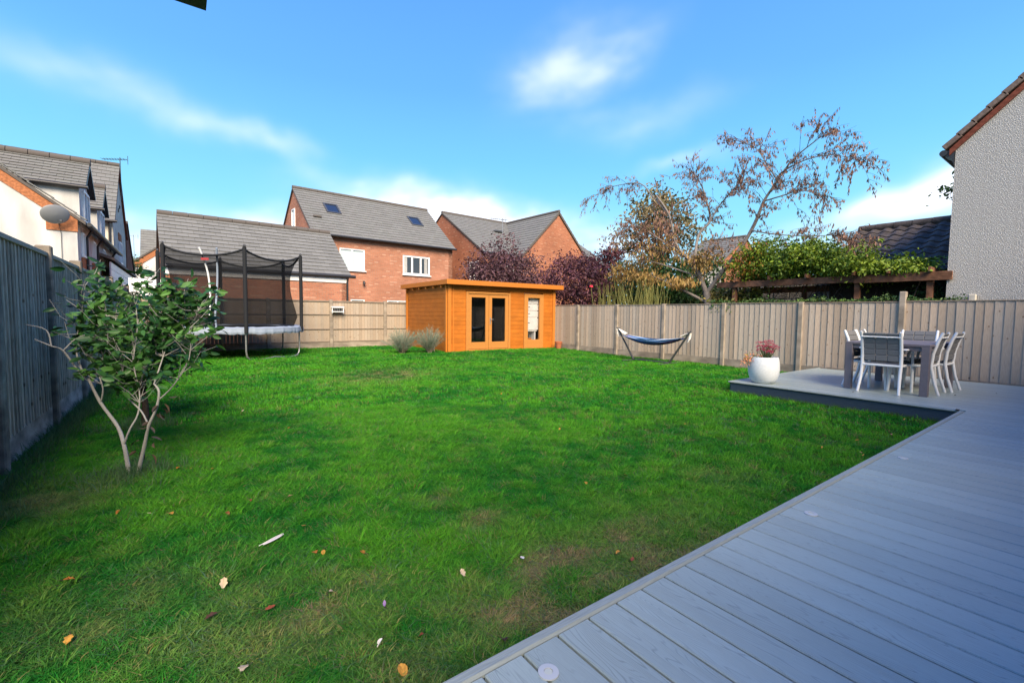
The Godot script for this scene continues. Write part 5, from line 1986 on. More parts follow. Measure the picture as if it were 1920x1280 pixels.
func cherry() -> void:
	rng.seed = 53
	var o := thing("cherry_tree", "sparse autumn cherry tree with pale leaning trunks over the right fence", "tree")
	var b := MB.new()
	var L := []
	limb(b, pts([[13.2, 0.0, 7.68], [13.2, 1.2, 7.70], [13.2, 1.70, 7.75], [13.2, 2.06, 7.81]]), 0.14, 0.10, 9)
	L.append([limb(b, pts([[13.2, 2.0, 7.81], [13.10, 2.50, 7.98], [13.00, 2.98, 8.19], [12.90, 3.19, 8.41], [12.80, 3.60, 8.68], [12.70, 4.50, 8.88], [12.60, 5.22, 9.34]]), 0.085, 0.02, 8), 7, 1.0])
	L.append([limb(b, pts([[13.00, 2.91, 8.13], [13.30, 3.84, 8.21], [13.50, 4.26, 7.96], [13.70, 4.81, 8.16], [13.80, 5.53, 8.47], [13.90, 6.03, 8.85]]), 0.05, 0.01, 7), 14, 1.0])
	L.append([limb(b, pts([[13.50, 4.26, 7.96], [13.60, 4.73, 7.71], [13.70, 5.22, 7.28], [13.70, 5.48, 7.05]]), 0.028, 0.008, 6), 11, 1.0])
	L.append([limb(b, pts([[13.2, 2.0, 7.79], [13.30, 2.57, 7.44], [13.40, 3.31, 6.90], [13.50, 3.96, 6.58], [13.55, 4.59, 6.36], [13.60, 5.06, 6.07], [13.70, 5.62, 5.70], [13.80, 6.03, 5.15]]), 0.075, 0.012, 8), 16, 1.0])
	L.append([limb(b, pts([[13.20, 1.74, 7.82], [12.90, 2.13, 8.48], [12.70, 2.49, 9.17], [12.60, 2.74, 9.84]]), 0.05, 0.012, 7), 9, 0.7])
	L.append([limb(b, pts([[12.70, 4.50, 8.88], [12.65, 5.2, 9.5], [12.70, 5.73, 10.02], [12.70, 5.89, 10.83], [12.70, 5.89, 11.55], [12.70, 5.74, 12.15]]), 0.025, 0.005, 6), 8, 0.7])
	L.append([limb(b, pts([[13.48, 3.8, 6.66], [13.10, 3.51, 5.73], [12.90, 3.33, 4.76], [12.70, 3.25, 3.92]]), 0.022, 0.005, 6), 8, 0.7])
	L.append([limb(b, pts([[13.55, 4.59, 6.36], [13.40, 4.62, 5.72], [13.30, 4.63, 5.30], [13.20, 4.34, 4.71]]), 0.022, 0.006, 6), 8, 0.9])
	L.append([limb(b, pts([[13.60, 5.11, 6.05], [13.70, 5.73, 6.43], [13.80, 6.23, 6.77], [13.90, 6.59, 7.29]]), 0.02, 0.005, 6), 8, 0.9])
	L.append([limb(b, pts([[13.60, 5.34, 5.89], [13.50, 5.46, 5.33], [13.40, 5.40, 4.68], [13.40, 5.13, 4.16]]), 0.02, 0.005, 6), 9, 0.9])
	L.append([limb(b, pts([[13.10, 2.50, 7.98], [12.6, 2.9, 8.9], [12.5, 3.1, 9.6], [12.4, 3.0, 10.2]]), 0.03, 0.006, 6), 9, 0.9])
	L.append([limb(b, pts([[12.90, 3.19, 8.41], [12.5, 3.9, 9.3], [12.5, 4.3, 10.0], [12.5, 4.2, 10.6]]), 0.03, 0.006, 6), 9, 0.9])
	L.append([limb(b, pts([[13.2, 2.4, 7.9], [12.9, 3.0, 7.7], [12.8, 3.4, 7.3]]), 0.025, 0.006, 6), 5, 0.8])
	part("trunk", b, m.bark_cherry, o)
	var tw := MB.new()
	var pl := []
	for k in L:
		var l: Array = k[0]
		for i in int(k[1] * 2.5):
			var at := rng.randi_range(int(l.size() * 0.36), l.size() - 1)
			var a: Vector3 = l[at]
			var tang: Vector3 = (l[mini(at + 1, l.size() - 1)] - l[maxi(at - 1, 0)]).normalized()
			var d: Vector3 = (tang * 0.7 + Vector3(rr(-1, 1), rr(-0.5, 0.5), rr(-1, 1))).normalized()
			var len_: float = rr(0.4, 0.85) * k[2]
			var mid := a + d * len_ * 0.5 + Vector3(0, 0.06, 0)
			var e := a + d * len_ + Vector3(0, -0.18 * len_, 0)
			var line := eased([a, mid, e], 3)
			tw.tube(line, [0.007, 0.006, 0.005, 0.004, 0.003, 0.003, 0.002], 4)
			for s in 6:
				var q: Vector3 = line[rng.randi_range(2, line.size() - 1)]
				var d2 := (d + Vector3(rr(-1, 1), rr(-0.9, 0.5), rr(-1, 1))).normalized()
				var e2 := q + d2 * rr(0.15, 0.42)
				tw.tube([q, q.lerp(e2, 0.5) + Vector3(0, 0.02, 0), e2], [0.004, 0.003, 0.002], 3)
				for t in 5:
					var w := q.lerp(e2, rr(0.3, 1.0))
					pl.append(Transform3D(along(Vector3(rr(-0.45, 0.45), -1.0, rr(-0.45, 0.45)), rr(0.06, 0.10)), w))
			for t in 7:
				pl.append(Transform3D(along(Vector3(rr(-0.45, 0.45), -1.0, rr(-0.45, 0.45)), rr(0.06, 0.10)), line[rng.randi_range(2, line.size() - 1)]))
	# the denser straw coloured leaves low on the left
	for c in [[12.6, 2.6, 9.6, 0.45, 0.2, 0.7], [12.7, 3.5, 9.7, 0.5, 0.55, 0.8], [12.8, 4.1, 9.1, 0.5, 0.6, 0.7], [13.0, 3.0, 7.9, 0.4, 0.3, 0.45], [12.6, 2.35, 8.3, 0.4, 0.15, 0.5], [12.7, 2.75, 10.6, 0.4, 0.4, 0.7]]:
		for i in 420:
			pl.append(Transform3D(along(Vector3(rr(-0.45, 0.45), -1.0, rr(-0.45, 0.45)), rr(0.09, 0.15)), v(c[0] + rng.randfn() * c[3] * 0.5, c[1] + rng.randfn() * c[4] * 0.5, c[2] + rng.randfn() * c[5] * 0.5)))
	var tn := []
	for t in pl:
		var p: Vector3 = t.origin
		var low := clampf((4.2 - p.y) / 1.2, 0.0, 1.0) * clampf((-p.z - 6.8) / 0.8, 0.0, 1.0)
		if rng.randf() < low:
			tn.append(mixed(Color(0.30, 0.17, 0.055), Color(0.22, 0.16, 0.04), rng.randf(), 0.25))
		else:
			tn.append(mixed(Color(0.15, 0.082, 0.066), Color(0.25, 0.135, 0.085), rng.randf(), 0.3))
	part("twigs", tw, m.bark_dark, o)
	scatter("leaves", leaf_shape(0.34, 0.25, 0.15, 2), m.leaf, pl, tn, o)


# ---------------------------------------------------------------- things in the garden
func trampoline() -> void:
	rng.seed = 61
	var c := v(1.16, 0.045, 14.5)
	var o := thing("trampoline", "six posted trampoline with black safety net standing on the lawn", "trampoline", c)
	var r := 1.76
	var tall := 2.80
	var deck_y := 0.80
	var at := func(k: float) -> Vector3:
		var a := -1.49 + k * PI / 3.0
		return Vector3(cos(a), 0.0, -sin(a))
	for k in 6:
		var d: Vector3 = at.call(float(k))
		var p := MB.new()
		p.tube([d * r + Vector3(0, 0.70, 0), d * (r + 0.005) + Vector3(0, 1.6, 0), d * r + Vector3(0, tall - 0.02, 0), d * r + Vector3(0, tall, 0)], [0.045, 0.047, 0.045, 0.02], 10)
		part("pole_sleeve", p, m.foam, o)
		var cap := MB.new()
		cap.lathe(d * r + Vector3(0, tall, 0), [[0.028, 0.0], [0.03, 0.03], [0.015, 0.05], [0.0, 0.052]], 10)
		part("pole_cap", cap, m.black_plastic, o)
	# legs in pairs joined along the ground
	for k in [0, 2, 4]:
		var a: Vector3 = at.call(float(k)) * (r - 0.06)
		var e: Vector3 = at.call(k + 1.0) * (r - 0.06)
		var t := (e - a).normalized()
		var l := MB.new()
		l.tube([a + Vector3(0, deck_y, 0), a + Vector3(0, 0.25, 0), a + t * 0.02 + Vector3(0, 0.12, 0), a + t * 0.09 + Vector3(0, 0.035, 0), a + t * 0.35 + Vector3(0, -0.005, 0), (a + e) * 0.5 + Vector3(0, 0.045, 0), e - t * 0.35 + Vector3(0, -0.005, 0), e - t * 0.09 + Vector3(0, 0.035, 0), e - t * 0.02 + Vector3(0, 0.12, 0), e + Vector3(0, 0.25, 0), e + Vector3(0, deck_y, 0)], [0.021], 9)
		part("leg_frame", l, m.steel, o)
	var ring := MB.new()
	var rim := []
	for i in 61:
		var a := TAU * i / 60.0
		rim.append(Vector3(cos(a) * (r - 0.07), deck_y, sin(a) * (r - 0.07)))
	ring.tube(rim, [0.024], 8, false)
	part("frame_ring", ring, m.steel, o)
	var mt := MB.new()
	mt.lathe(Vector3(0, deck_y - 0.01, 0), [[r - 0.30, 0.0], [r - 0.6, 0.004], [0.0, -0.004]], 40)
	part("jumping_mat", mt, m.jump_mat, o)
	# spring cover hanging in folds over the frame
	var sk := MB.new()
	var f := FastNoiseLite.new()
	f.frequency = 0.8
	var cnt := 150
	for i in cnt:
		var row := []
		for e in 2:
			var a := TAU * ((i + e) % cnt) / cnt
			var d := Vector3(cos(a), 0, sin(a))
			var w := f.get_noise_2d(cos(a) * 8.0, sin(a) * 8.0)
			var w2 := sin(a * 46.0 + w * 5.0)
			row.append([d * (r - 0.36) + Vector3(0, deck_y + 0.015, 0), d * (r - 0.1) + Vector3(0, deck_y + 0.05 + 0.02 * w, 0), d * (r - 0.005 + 0.004 * w2) + Vector3(0, deck_y + 0.02 + 0.015 * w, 0), d * (r + 0.006 + 0.008 * w2) + Vector3(0, deck_y - 0.08 + 0.03 * w, 0), d * (r - 0.006 + 0.012 * w2) + Vector3(0, deck_y - 0.125 + 0.04 * w, 0)])
		for q in 4:
			sk.face(row[0][q], row[1][q], row[1][q + 1], row[0][q + 1], Vector3(row[0][q].x, 1.0, row[0][q].z))
	part("spring_cover", sk, m.skirt, o)
	# the net, panel by panel, drawn in between the poles
	var cols := 14
	var rows := 14
	for k in 6:
		var a: Vector3 = at.call(float(k))
		var e: Vector3 = at.call(k + 1.0)
		var n := MB.new()
		var g := []
		for j in rows + 1:
			var line := []
			var h := float(j) / rows
			for i in cols + 1:
				var t := float(i) / cols
				var sag := 4.0 * t * (1.0 - t)
				var edge := 1.0 - 0.13 * sin(PI * pow(h, 1.4)) - 0.03
				var low := lerpf(0.91, 1.0, smoothstep(0.0, 0.15, h))
				var base := a.lerp(e, t) * r * edge * low * (1.0 - 0.05 * sag * sin(PI * h))
				var top := tall - 0.06 - 0.18 * pow(sag, 0.9)
				line.append(base + Vector3(0, lerpf(deck_y + 0.02, top, h), 0))
			g.append(line)
		for j in rows:
			for i in cols:
				n.quad(g[j][i], g[j][i + 1], g[j + 1][i + 1], g[j + 1][i])
		part("net_panel", n, m.net, o)
		var hem := MB.new()
		hem.tube([a * r + Vector3(0, tall - 0.05, 0)] + g[rows] + [e * r + Vector3(0, tall - 0.05, 0)], [0.026], 6)
		part("net_hem", hem, m.foam, o)
		if k == 5:
			# the way in: two curved edges, one white
			var z1 := MB.new()
			var z2 := MB.new()
			var l1 := []
			var l2 := []
			for j in rows + 1:
				var h := float(j) / rows
				var w := 0.10 * sin(h * PI * 0.5)
				var p0: Vector3 = g[j][0].lerp(g[j][cols], 0.535 - 0.105 * h * h)
				var p1: Vector3 = g[j][0].lerp(g[j][cols], 0.66 - 0.0 * h) * (1.0 + w * 0.0)
				l1.append(p0 + p0 * Vector3(0.01, 0, 0.01))
				l2.append(g[j][0].lerp(g[j][cols], 0.60 + 0.05 * h * h) + p1 * Vector3(0.01, 0, 0.01))
			z1.tube(l1, [0.022], 6)
			part("entry_edge", z1, m.white_plastic, o)
			z2.tube(l2, [0.024], 6)
			part("entry_edge", z2, m.skirt, o)
			var lg := MB.new()
			var q: Vector3 = g[rows][cols / 2] * Vector3(1.012, 1, 1.012) - Vector3(0, 0.09, 0)
			var tang: Vector3 = (g[rows][cols] - g[rows][0]).normalized()
			lg.cbox(q, Vector3(0.17, 0.055, 0.012), 0.004, Basis(tang, Vector3.UP, tang.cross(Vector3.UP)))
			part("red_badge", lg, m.red, o)


func hammock() -> void:
	rng.seed = 67
	var o := thing("hammock", "blue striped hammock on a black steel stand before the right fence", "hammock", v(10.5, 0.0, 7.8))
	# local x across, -z up the garden
	var st := MB.new()
	st.tube([Vector3(0, 0.04, -0.60), Vector3(0, 0.04, 0.62)], [0.022], 9)
	part("base_beam", st, m.steel_dark, o)
	for k in [[-0.58, -1.18, 0.91], [0.60, 1.17, 0.87]]:
		var ft := MB.new()
		ft.tube([Vector3(-0.48, 0.02, k[0]), Vector3(0.48, 0.02, k[0])], [0.02], 8)
		part("foot", ft, m.steel_dark, o)
		var ar := MB.new()
		ar.tube([Vector3(0, 0.04, k[0]), Vector3(0, k[2], k[1])], [0.026], 10)
		part("arm", ar, m.steel_dark, o)
		var hk := MB.new()
		hk.tube([Vector3(0, k[2], k[1]), Vector3(0, k[2] + 0.025, k[1] * 1.03)], [0.012], 6)
		hk.tube([Vector3(-0.09, k[2] + 0.01, k[1]), Vector3(0.09, k[2] + 0.01, k[1])], [0.010], 6)
		part("hook", hk, m.steel_dark, o)
		var rp := MB.new()
		for i in 5:
			var x := rr(-0.03, 0.03)
			var z: float = k[1] * (0.985 + 0.01 * i)
			rp.tube([Vector3(x, k[2] - 0.02, z), Vector3(x + 0.02, k[2] - 0.10, z * 0.985), Vector3(x, k[2] - 0.26 + 0.02 * i, z * 0.975)], [0.012], 5)
		part("rope_tail", rp, m.rope, o)
	var z0 := -0.90
	var z1 := 0.98
	for k in [[z0, -1.17, 0.90, 0.735], [z1, 1.16, 0.86, 0.74]]:
		var cd := MB.new()
		for i in 9:
			var t := (i - 4) / 4.0
			cd.tube([Vector3(0, k[2], k[1]), Vector3(t * 0.10, k[3] + 0.03 * absf(t), k[0])], [0.009], 5)
		part("cords", cd, m.rope, o)
	var cl := MB.new()
	cl.tinted = true
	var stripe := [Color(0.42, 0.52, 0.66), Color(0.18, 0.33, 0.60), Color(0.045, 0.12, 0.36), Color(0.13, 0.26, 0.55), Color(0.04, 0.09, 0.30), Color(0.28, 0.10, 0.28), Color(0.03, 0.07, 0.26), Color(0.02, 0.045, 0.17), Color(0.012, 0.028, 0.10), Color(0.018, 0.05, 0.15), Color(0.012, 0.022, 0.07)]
	var nz := 28
	var nx := 22
	var grid := []
	for j in nz + 1:
		var t := float(j) / nz
		var z := lerpf(z0, z1, t)
		var sag := 4.0 * t * (1.0 - t)
		var row := []
		for i in nx + 1:
			var a := PI * (float(i) / nx - 0.5)
			var wide := 0.10 + 0.16 * sag
			var dip := 0.035 + 0.135 * sag
			var fold := 0.012 * sin(i * 2.6 + j * 0.35)
			row.append(Vector3(sin(a) * wide + fold, 0.725 - 0.075 * sag - cos(a) * dip, z))
		grid.append(row)
	for j in nz:
		for i in nx:
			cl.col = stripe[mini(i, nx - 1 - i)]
			cl.quad(grid[j][i], grid[j][i + 1], grid[j + 1][i + 1], grid[j + 1][i])
	part("cloth", cl, m.cloth, o)


func chair_model() -> Node3D:
	var o := Node3D.new()
	var w := 0.228
	var y_seat := 0.42
	for s in [-1.0, 1.0]:
		var lg := MB.new()
		lg.tube([Vector3(s * (w + 0.015), 0.0, 0.30), Vector3(s * w, 0.22, 0.235), Vector3(s * w, y_seat, 0.20), Vector3(s * w, 0.60, 0.215), Vector3(s * w, 0.78, 0.262), Vector3(s * w, 0.89, 0.305), Vector3(s * w, 0.90, 0.31)], [0.018, 0.02, 0.022, 0.022, 0.021, 0.02, 0.012], 8)
		put("rear_leg", lg.mesh(), m.alu_white, o)
		var fl := MB.new()
		fl.tube([Vector3(s * (w + 0.03), 0.0, -0.27), Vector3(s * (w + 0.03), 0.3, -0.25), Vector3(s * (w + 0.03), 0.55, -0.22), Vector3(s * (w + 0.03), 0.635, -0.17)], [0.02], 8)
		put("front_leg", fl.mesh(), m.alu_white, o)
		var am := MB.new()
		am.cbox(Vector3(s * (w + 0.03), 0.645, -0.02), Vector3(0.052, 0.024, 0.42), 0.009, Basis(Vector3.RIGHT, -0.02))
		put("armrest", am.mesh(), m.alu_white, o)
	var fr := MB.new()
	for z in [-0.235, 0.205]:
		fr.cbox(Vector3(0, y_seat - 0.01, z), Vector3(w * 2.0, 0.032, 0.032), 0.008)
	for s in [-1.0, 1.0]:
		fr.cbox(Vector3(s * w, y_seat - 0.01, -0.015), Vector3(0.03, 0.034, 0.41), 0.008)
	put("seat_frame", fr.mesh(), m.alu_white, o)
	var br := MB.new()
	br.tube([Vector3(-w, 0.825, 0.295), Vector3(w, 0.825, 0.295)], [0.011], 8)
	put("back_rail", br.mesh(), m.alu_white, o)
	var seat := MB.new()
	for i in 4:
		seat.cbox(Vector3(0, y_seat + 0.012 - 0.006 * (1 if i == 1 or i == 2 else 0), -0.17 + 0.105 * i), Vector3(w * 2.0 - 0.05, 0.026, 0.102), 0.010)
	put("seat", seat.mesh(), m.sling, o)
	# the padded back, quilted three by five
	var back := MB.new()
	var rows := [[0.47, 0.203], [0.56, 0.21], [0.645, 0.225], [0.73, 0.245], [0.81, 0.273], [0.885, 0.303]]
	for j in 5:
		for i in 3:
			var a := Vector3(0, rows[j][0], rows[j][1])
			var e := Vector3(0, rows[j + 1][0], rows[j + 1][1])
			var d := (e - a).normalized()
			back.cbox((a + e) * 0.5 + Vector3((i - 1) * 0.138, 0, 0), Vector3(0.137, a.distance_to(e) - 0.001, 0.022), 0.008, Basis(Vector3.RIGHT, d, Vector3.RIGHT.cross(d)))
	put("backrest", back.mesh(), m.sling, o)
	return o


func table_and_chairs() -> void:
	var y := 0.19
	var o := thing("dining_table", "dark mauve grey rectangular garden table on the raised deck", "table", v(9.18, y, 2.11))
	var tp := MB.new()
	tp.cbox(Vector3(0, 0.715, 0), Vector3(1.56, 0.036, 0.99), 0.004)
	part("table_top", tp, m.table, o)
	var ap := MB.new()
	for z in [-0.455, 0.455]:
		ap.cbox(Vector3(0, 0.665, z), Vector3(1.38, 0.063, 0.03), 0.003)
	for x in [-0.74, 0.74]:
		ap.cbox(Vector3(x, 0.665, 0), Vector3(0.03, 0.063, 0.81), 0.003)
	part("apron", ap, m.table, o)
	for x in [-0.735, 0.735]:
		for z in [-0.45, 0.45]:
			var lg := MB.new()
			lg.cbox(Vector3(x, 0.3485, z), Vector3(0.09, 0.697, 0.09), 0.004)
			part("leg", lg, m.table, o)
	var model := chair_model()
	var seats := [
		[8.49, 2.12, -90.0, "white framed chair with grey padded back turned to the lawn, at the table end"],
		[8.93, 1.86, 2.0, "white garden chair with curved back on the house side of the table, nearer the lawn"],
		[9.50, 1.80, -1.0, "white garden chair on the house side of the table, rightmost of all the chairs"],
		[8.95, 2.42, 180.0, "white garden chair on the far long side of the table, leftmost of all the chairs"],
		[9.50, 2.44, 182.0, "white garden chair on the far long side of the table, mostly hidden behind other chairs"],
		[10.02, 2.13, 90.0, "white garden chair facing the lawn at the far end of the table"],
	]
	for k in seats.size():
		var c: Node3D = model if k == 0 else model.duplicate()
		c.name = numbered("garden_chair")
		add_child(c)
		c.position = v(seats[k][0], y, seats[k][1])
		c.rotation_degrees.y = seats[k][2]
		tag(c, seats[k][3], "chair", "garden chairs round the table")


func flower_pot() -> void:
	rng.seed = 71
	var o := thing("white_pot", "large white rounded planter at the corner of the raised deck", "planter", v(7.85, 0.19, 3.57))
	var b := MB.new()
	b.lathe(Vector3.ZERO, [[0.0, 0.0], [0.14, 0.0], [0.165, 0.012], [0.205, 0.07], [0.228, 0.15], [0.236, 0.23], [0.232, 0.31], [0.222, 0.38], [0.212, 0.424], [0.209, 0.432], [0.198, 0.434], [0.193, 0.428], [0.19, 0.36]], 48)
	part("bowl", b, m.pot, o)
	var c := MB.new()
	c.lathe(Vector3(0, 0.385, 0), [[0.196, 0.0], [0.1, 0.012], [0.0, 0.02]], 24)
	part("compost", c, m.compost, o)
	var p := thing("flowering_sedum", "dark pink sedum heads with salmon coloured sprigs growing in the white planter", "flowers", v(7.85, 0.56, 3.57))
	var stems := MB.new()
	# towards the left of the picture is up the garden and away from the fence
	var left := Vector3(-0.806, 0, -0.592)
	var heads := []
	for i in 28:
		var a := rr(0, TAU)
		var r := rr(0.02, 0.14)
		var e := Vector3(cos(a) * r * 1.25, rr(0.13, 0.31), sin(a) * r * 1.25) - left * 0.05
		stems.tube([Vector3(cos(a) * 0.03, 0.0, sin(a) * 0.03) - left * 0.04, e], [0.006, 0.004], 5)
		heads.append(e)
	var out_ := []
	for i in 8:
		var e := left * rr(0.10, 0.30) + Vector3(rr(-0.05, 0.05), rr(-0.02, 0.19), rr(-0.05, 0.05))
		stems.tube([left * 0.06, left * 0.12 + Vector3(0, 0.09, 0), e], [0.005, 0.003, 0.002], 4)
		out_.append(e)
	part("stems", stems, m.stem, p)
	var fl := leaf_shape(0.8, 0.2, 0.1, 1)
	var places := []
	var cols := []
	for h in heads:
		for i in 110:
			var d := Vector3(rr(-1, 1), rr(-0.1, 1), rr(-1, 1)).normalized()
			places.append(Transform3D(along(d, rr(0.012, 0.022)), h + d * Vector3(0.055, 0.032, 0.055) * rr(0.6, 1.0)))
			cols.append(mixed(Color(0.30, 0.025, 0.07), Color(0.50, 0.07, 0.13), rng.randf(), 0.25))
	scatter("flower_heads", fl, m.leaf, places, cols, p)
	places = []
	cols = []
	for h in out_:
		for i in 34:
			places.append(Transform3D(along(Vector3(rr(-1, 1), rr(-1, 1), rr(-1, 1)), rr(0.018, 0.04)), h + Vector3(rng.randfn(), rng.randfn(), rng.randfn()) * 0.036))
			cols.append(mixed(Color(0.55, 0.20, 0.10), Color(0.62, 0.30, 0.16), rng.randf(), 0.2) if rng.randf() < 0.75 else mixed(Color(0.48, 0.36, 0.03), Color(0.25, 0.27, 0.04), rng.randf(), 0.2))
	scatter("sprigs", leaf_shape(0.5, 0.2, 0.2, 2), m.leaf, places, cols, p)
	places = []
	cols = []
	for i in 160:
		var a := rr(0, TAU)
		var r := rr(0.0, 0.16)
		places.append(Transform3D(along(Vector3(cos(a), rr(0.2, 1.2), sin(a)), rr(0.03, 0.055)), Vector3(cos(a) * r, rr(-0.14, 0.06), sin(a) * r)))
		cols.append(mixed(Color(0.03, 0.08, 0.02), Color(0.09, 0.13, 0.04), rng.randf(), 0.2))
	scatter("foliage", leaf_shape(0.45, 0.2, 0.1, 2), m.leaf, places, cols, p)


func small_things() -> void:
	rng.seed = 73
	var t := thing("terracotta_pot", "small empty terracotta pot at the right hand corner of the summerhouse", "plant pot", v(11.13, 0.04, 12.28))
	var b := MB.new()
	b.lathe(Vector3.ZERO, [[0.0, 0.0], [0.085, 0.0], [0.118, 0.21], [0.118, 0.215], [0.135, 0.215], [0.138, 0.275], [0.122, 0.278], [0.115, 0.21], [0.0, 0.19]], 28)
	part("body", b, m.terracotta, t)
	# white bird table bolted to the back fence
	t = thing("bird_feeder_shelf", "small white slatted bird shelf fixed to the back fence", "bird feeder", v(4.43, 1.36, 16.32))
	b = MB.new()
	b.cbox(Vector3(0, 0.095, 0.02), Vector3(0.42, 0.05, 0.16), 0.005)
	part("top_board", b, m.white_plastic, t)
	b = MB.new()
	b.cbox(Vector3(0, -0.065, 0.02), Vector3(0.40, 0.03, 0.16), 0.005)
	part("shelf", b, m.white_plastic, t)
	for x in [-0.185, 0.185]:
		b = MB.new()
		b.cbox(Vector3(x, -0.01, 0.06), Vector3(0.03, 0.22, 0.03), 0.004)
		part("bracket", b, m.white_plastic, t)
	b = MB.new()
	b.cbox(Vector3(0, 0.02, -0.03), Vector3(0.36, 0.10, 0.03), 0.004)
	part("back_plate", b, m.steel_dark, t)
	for k in 5:
		b = MB.new()
		b.tube([Vector3(-0.12 + 0.06 * k, -0.05, 0.05), Vector3(-0.12 + 0.06 * k, 0.07, 0.05)], [0.011], 6)
		part("bar", b, m.steel, t)
	t = thing("white_stake", "thin pale wooden stake stuck in the grass by the lavender", "stake", v(6.53, 0.04, 13.1))
	b = MB.new()
	b.tube([Vector3(0.02, -0.05, 0), Vector3(-0.01, 0.26, 0.0), Vector3(-0.012, 0.27, 0)], [0.022, 0.020, 0.004], 6)
	part("stick", b, m.shed_pale, t)
	# tall weeds and grass at the feet of the left fence are part of the grass; a few pebbles at its corner
	t = thing("grey_feather", "long pale grey feather lying in the near grass", "feather", v(0.375, 0.06, 2.665), 31.0)
	b = MB.new()
	var n := 12
	for i in n:
		for s in [1.0, -1.0]:
			var x0 := -0.065 + 0.13 * i / n
			var x1 := -0.065 + 0.13 * (i + 1) / n
			var w0 := 0.014 * pow(sin(PI * clampf(float(i) / n * 0.9 + 0.06, 0, 1)), 0.6)
			var w1 := 0.014 * pow(sin(PI * clampf(float(i + 1) / n * 0.9 + 0.06, 0, 1)), 0.6)
			b.face(Vector3(x0, 0, 0), Vector3(x1, 0, 0), Vector3(x1, -0.004, s * w1), Vector3(x0, -0.004, s * w0), Vector3.UP)
	part("vane", b, m.feather, t)
	b = MB.new()
	b.tube([Vector3(-0.085, 0.0, 0), Vector3(0.0, 0.004, 0), Vector3(0.062, 0.002, 0)], [0.002, 0.0015, 0.001], 5)
	part("quill", b, m.rope, t)


func far_label(s: float, n: float) -> String:
	if s > 4.5:
		return "small autumn leaf on the grass strip between the deck edge and the raised deck"
	if n > 4.0 and s < 0.3:
		return "small orange leaf in the loose row right of the young tree"
	if n > 4.9:
		return "tiny leaf far out in the middle of the lawn"
	if s > 1.0:
		return "small tan leaf on the open lawn left of the deck"
	return "small pale leaf in the near grass round the feather"


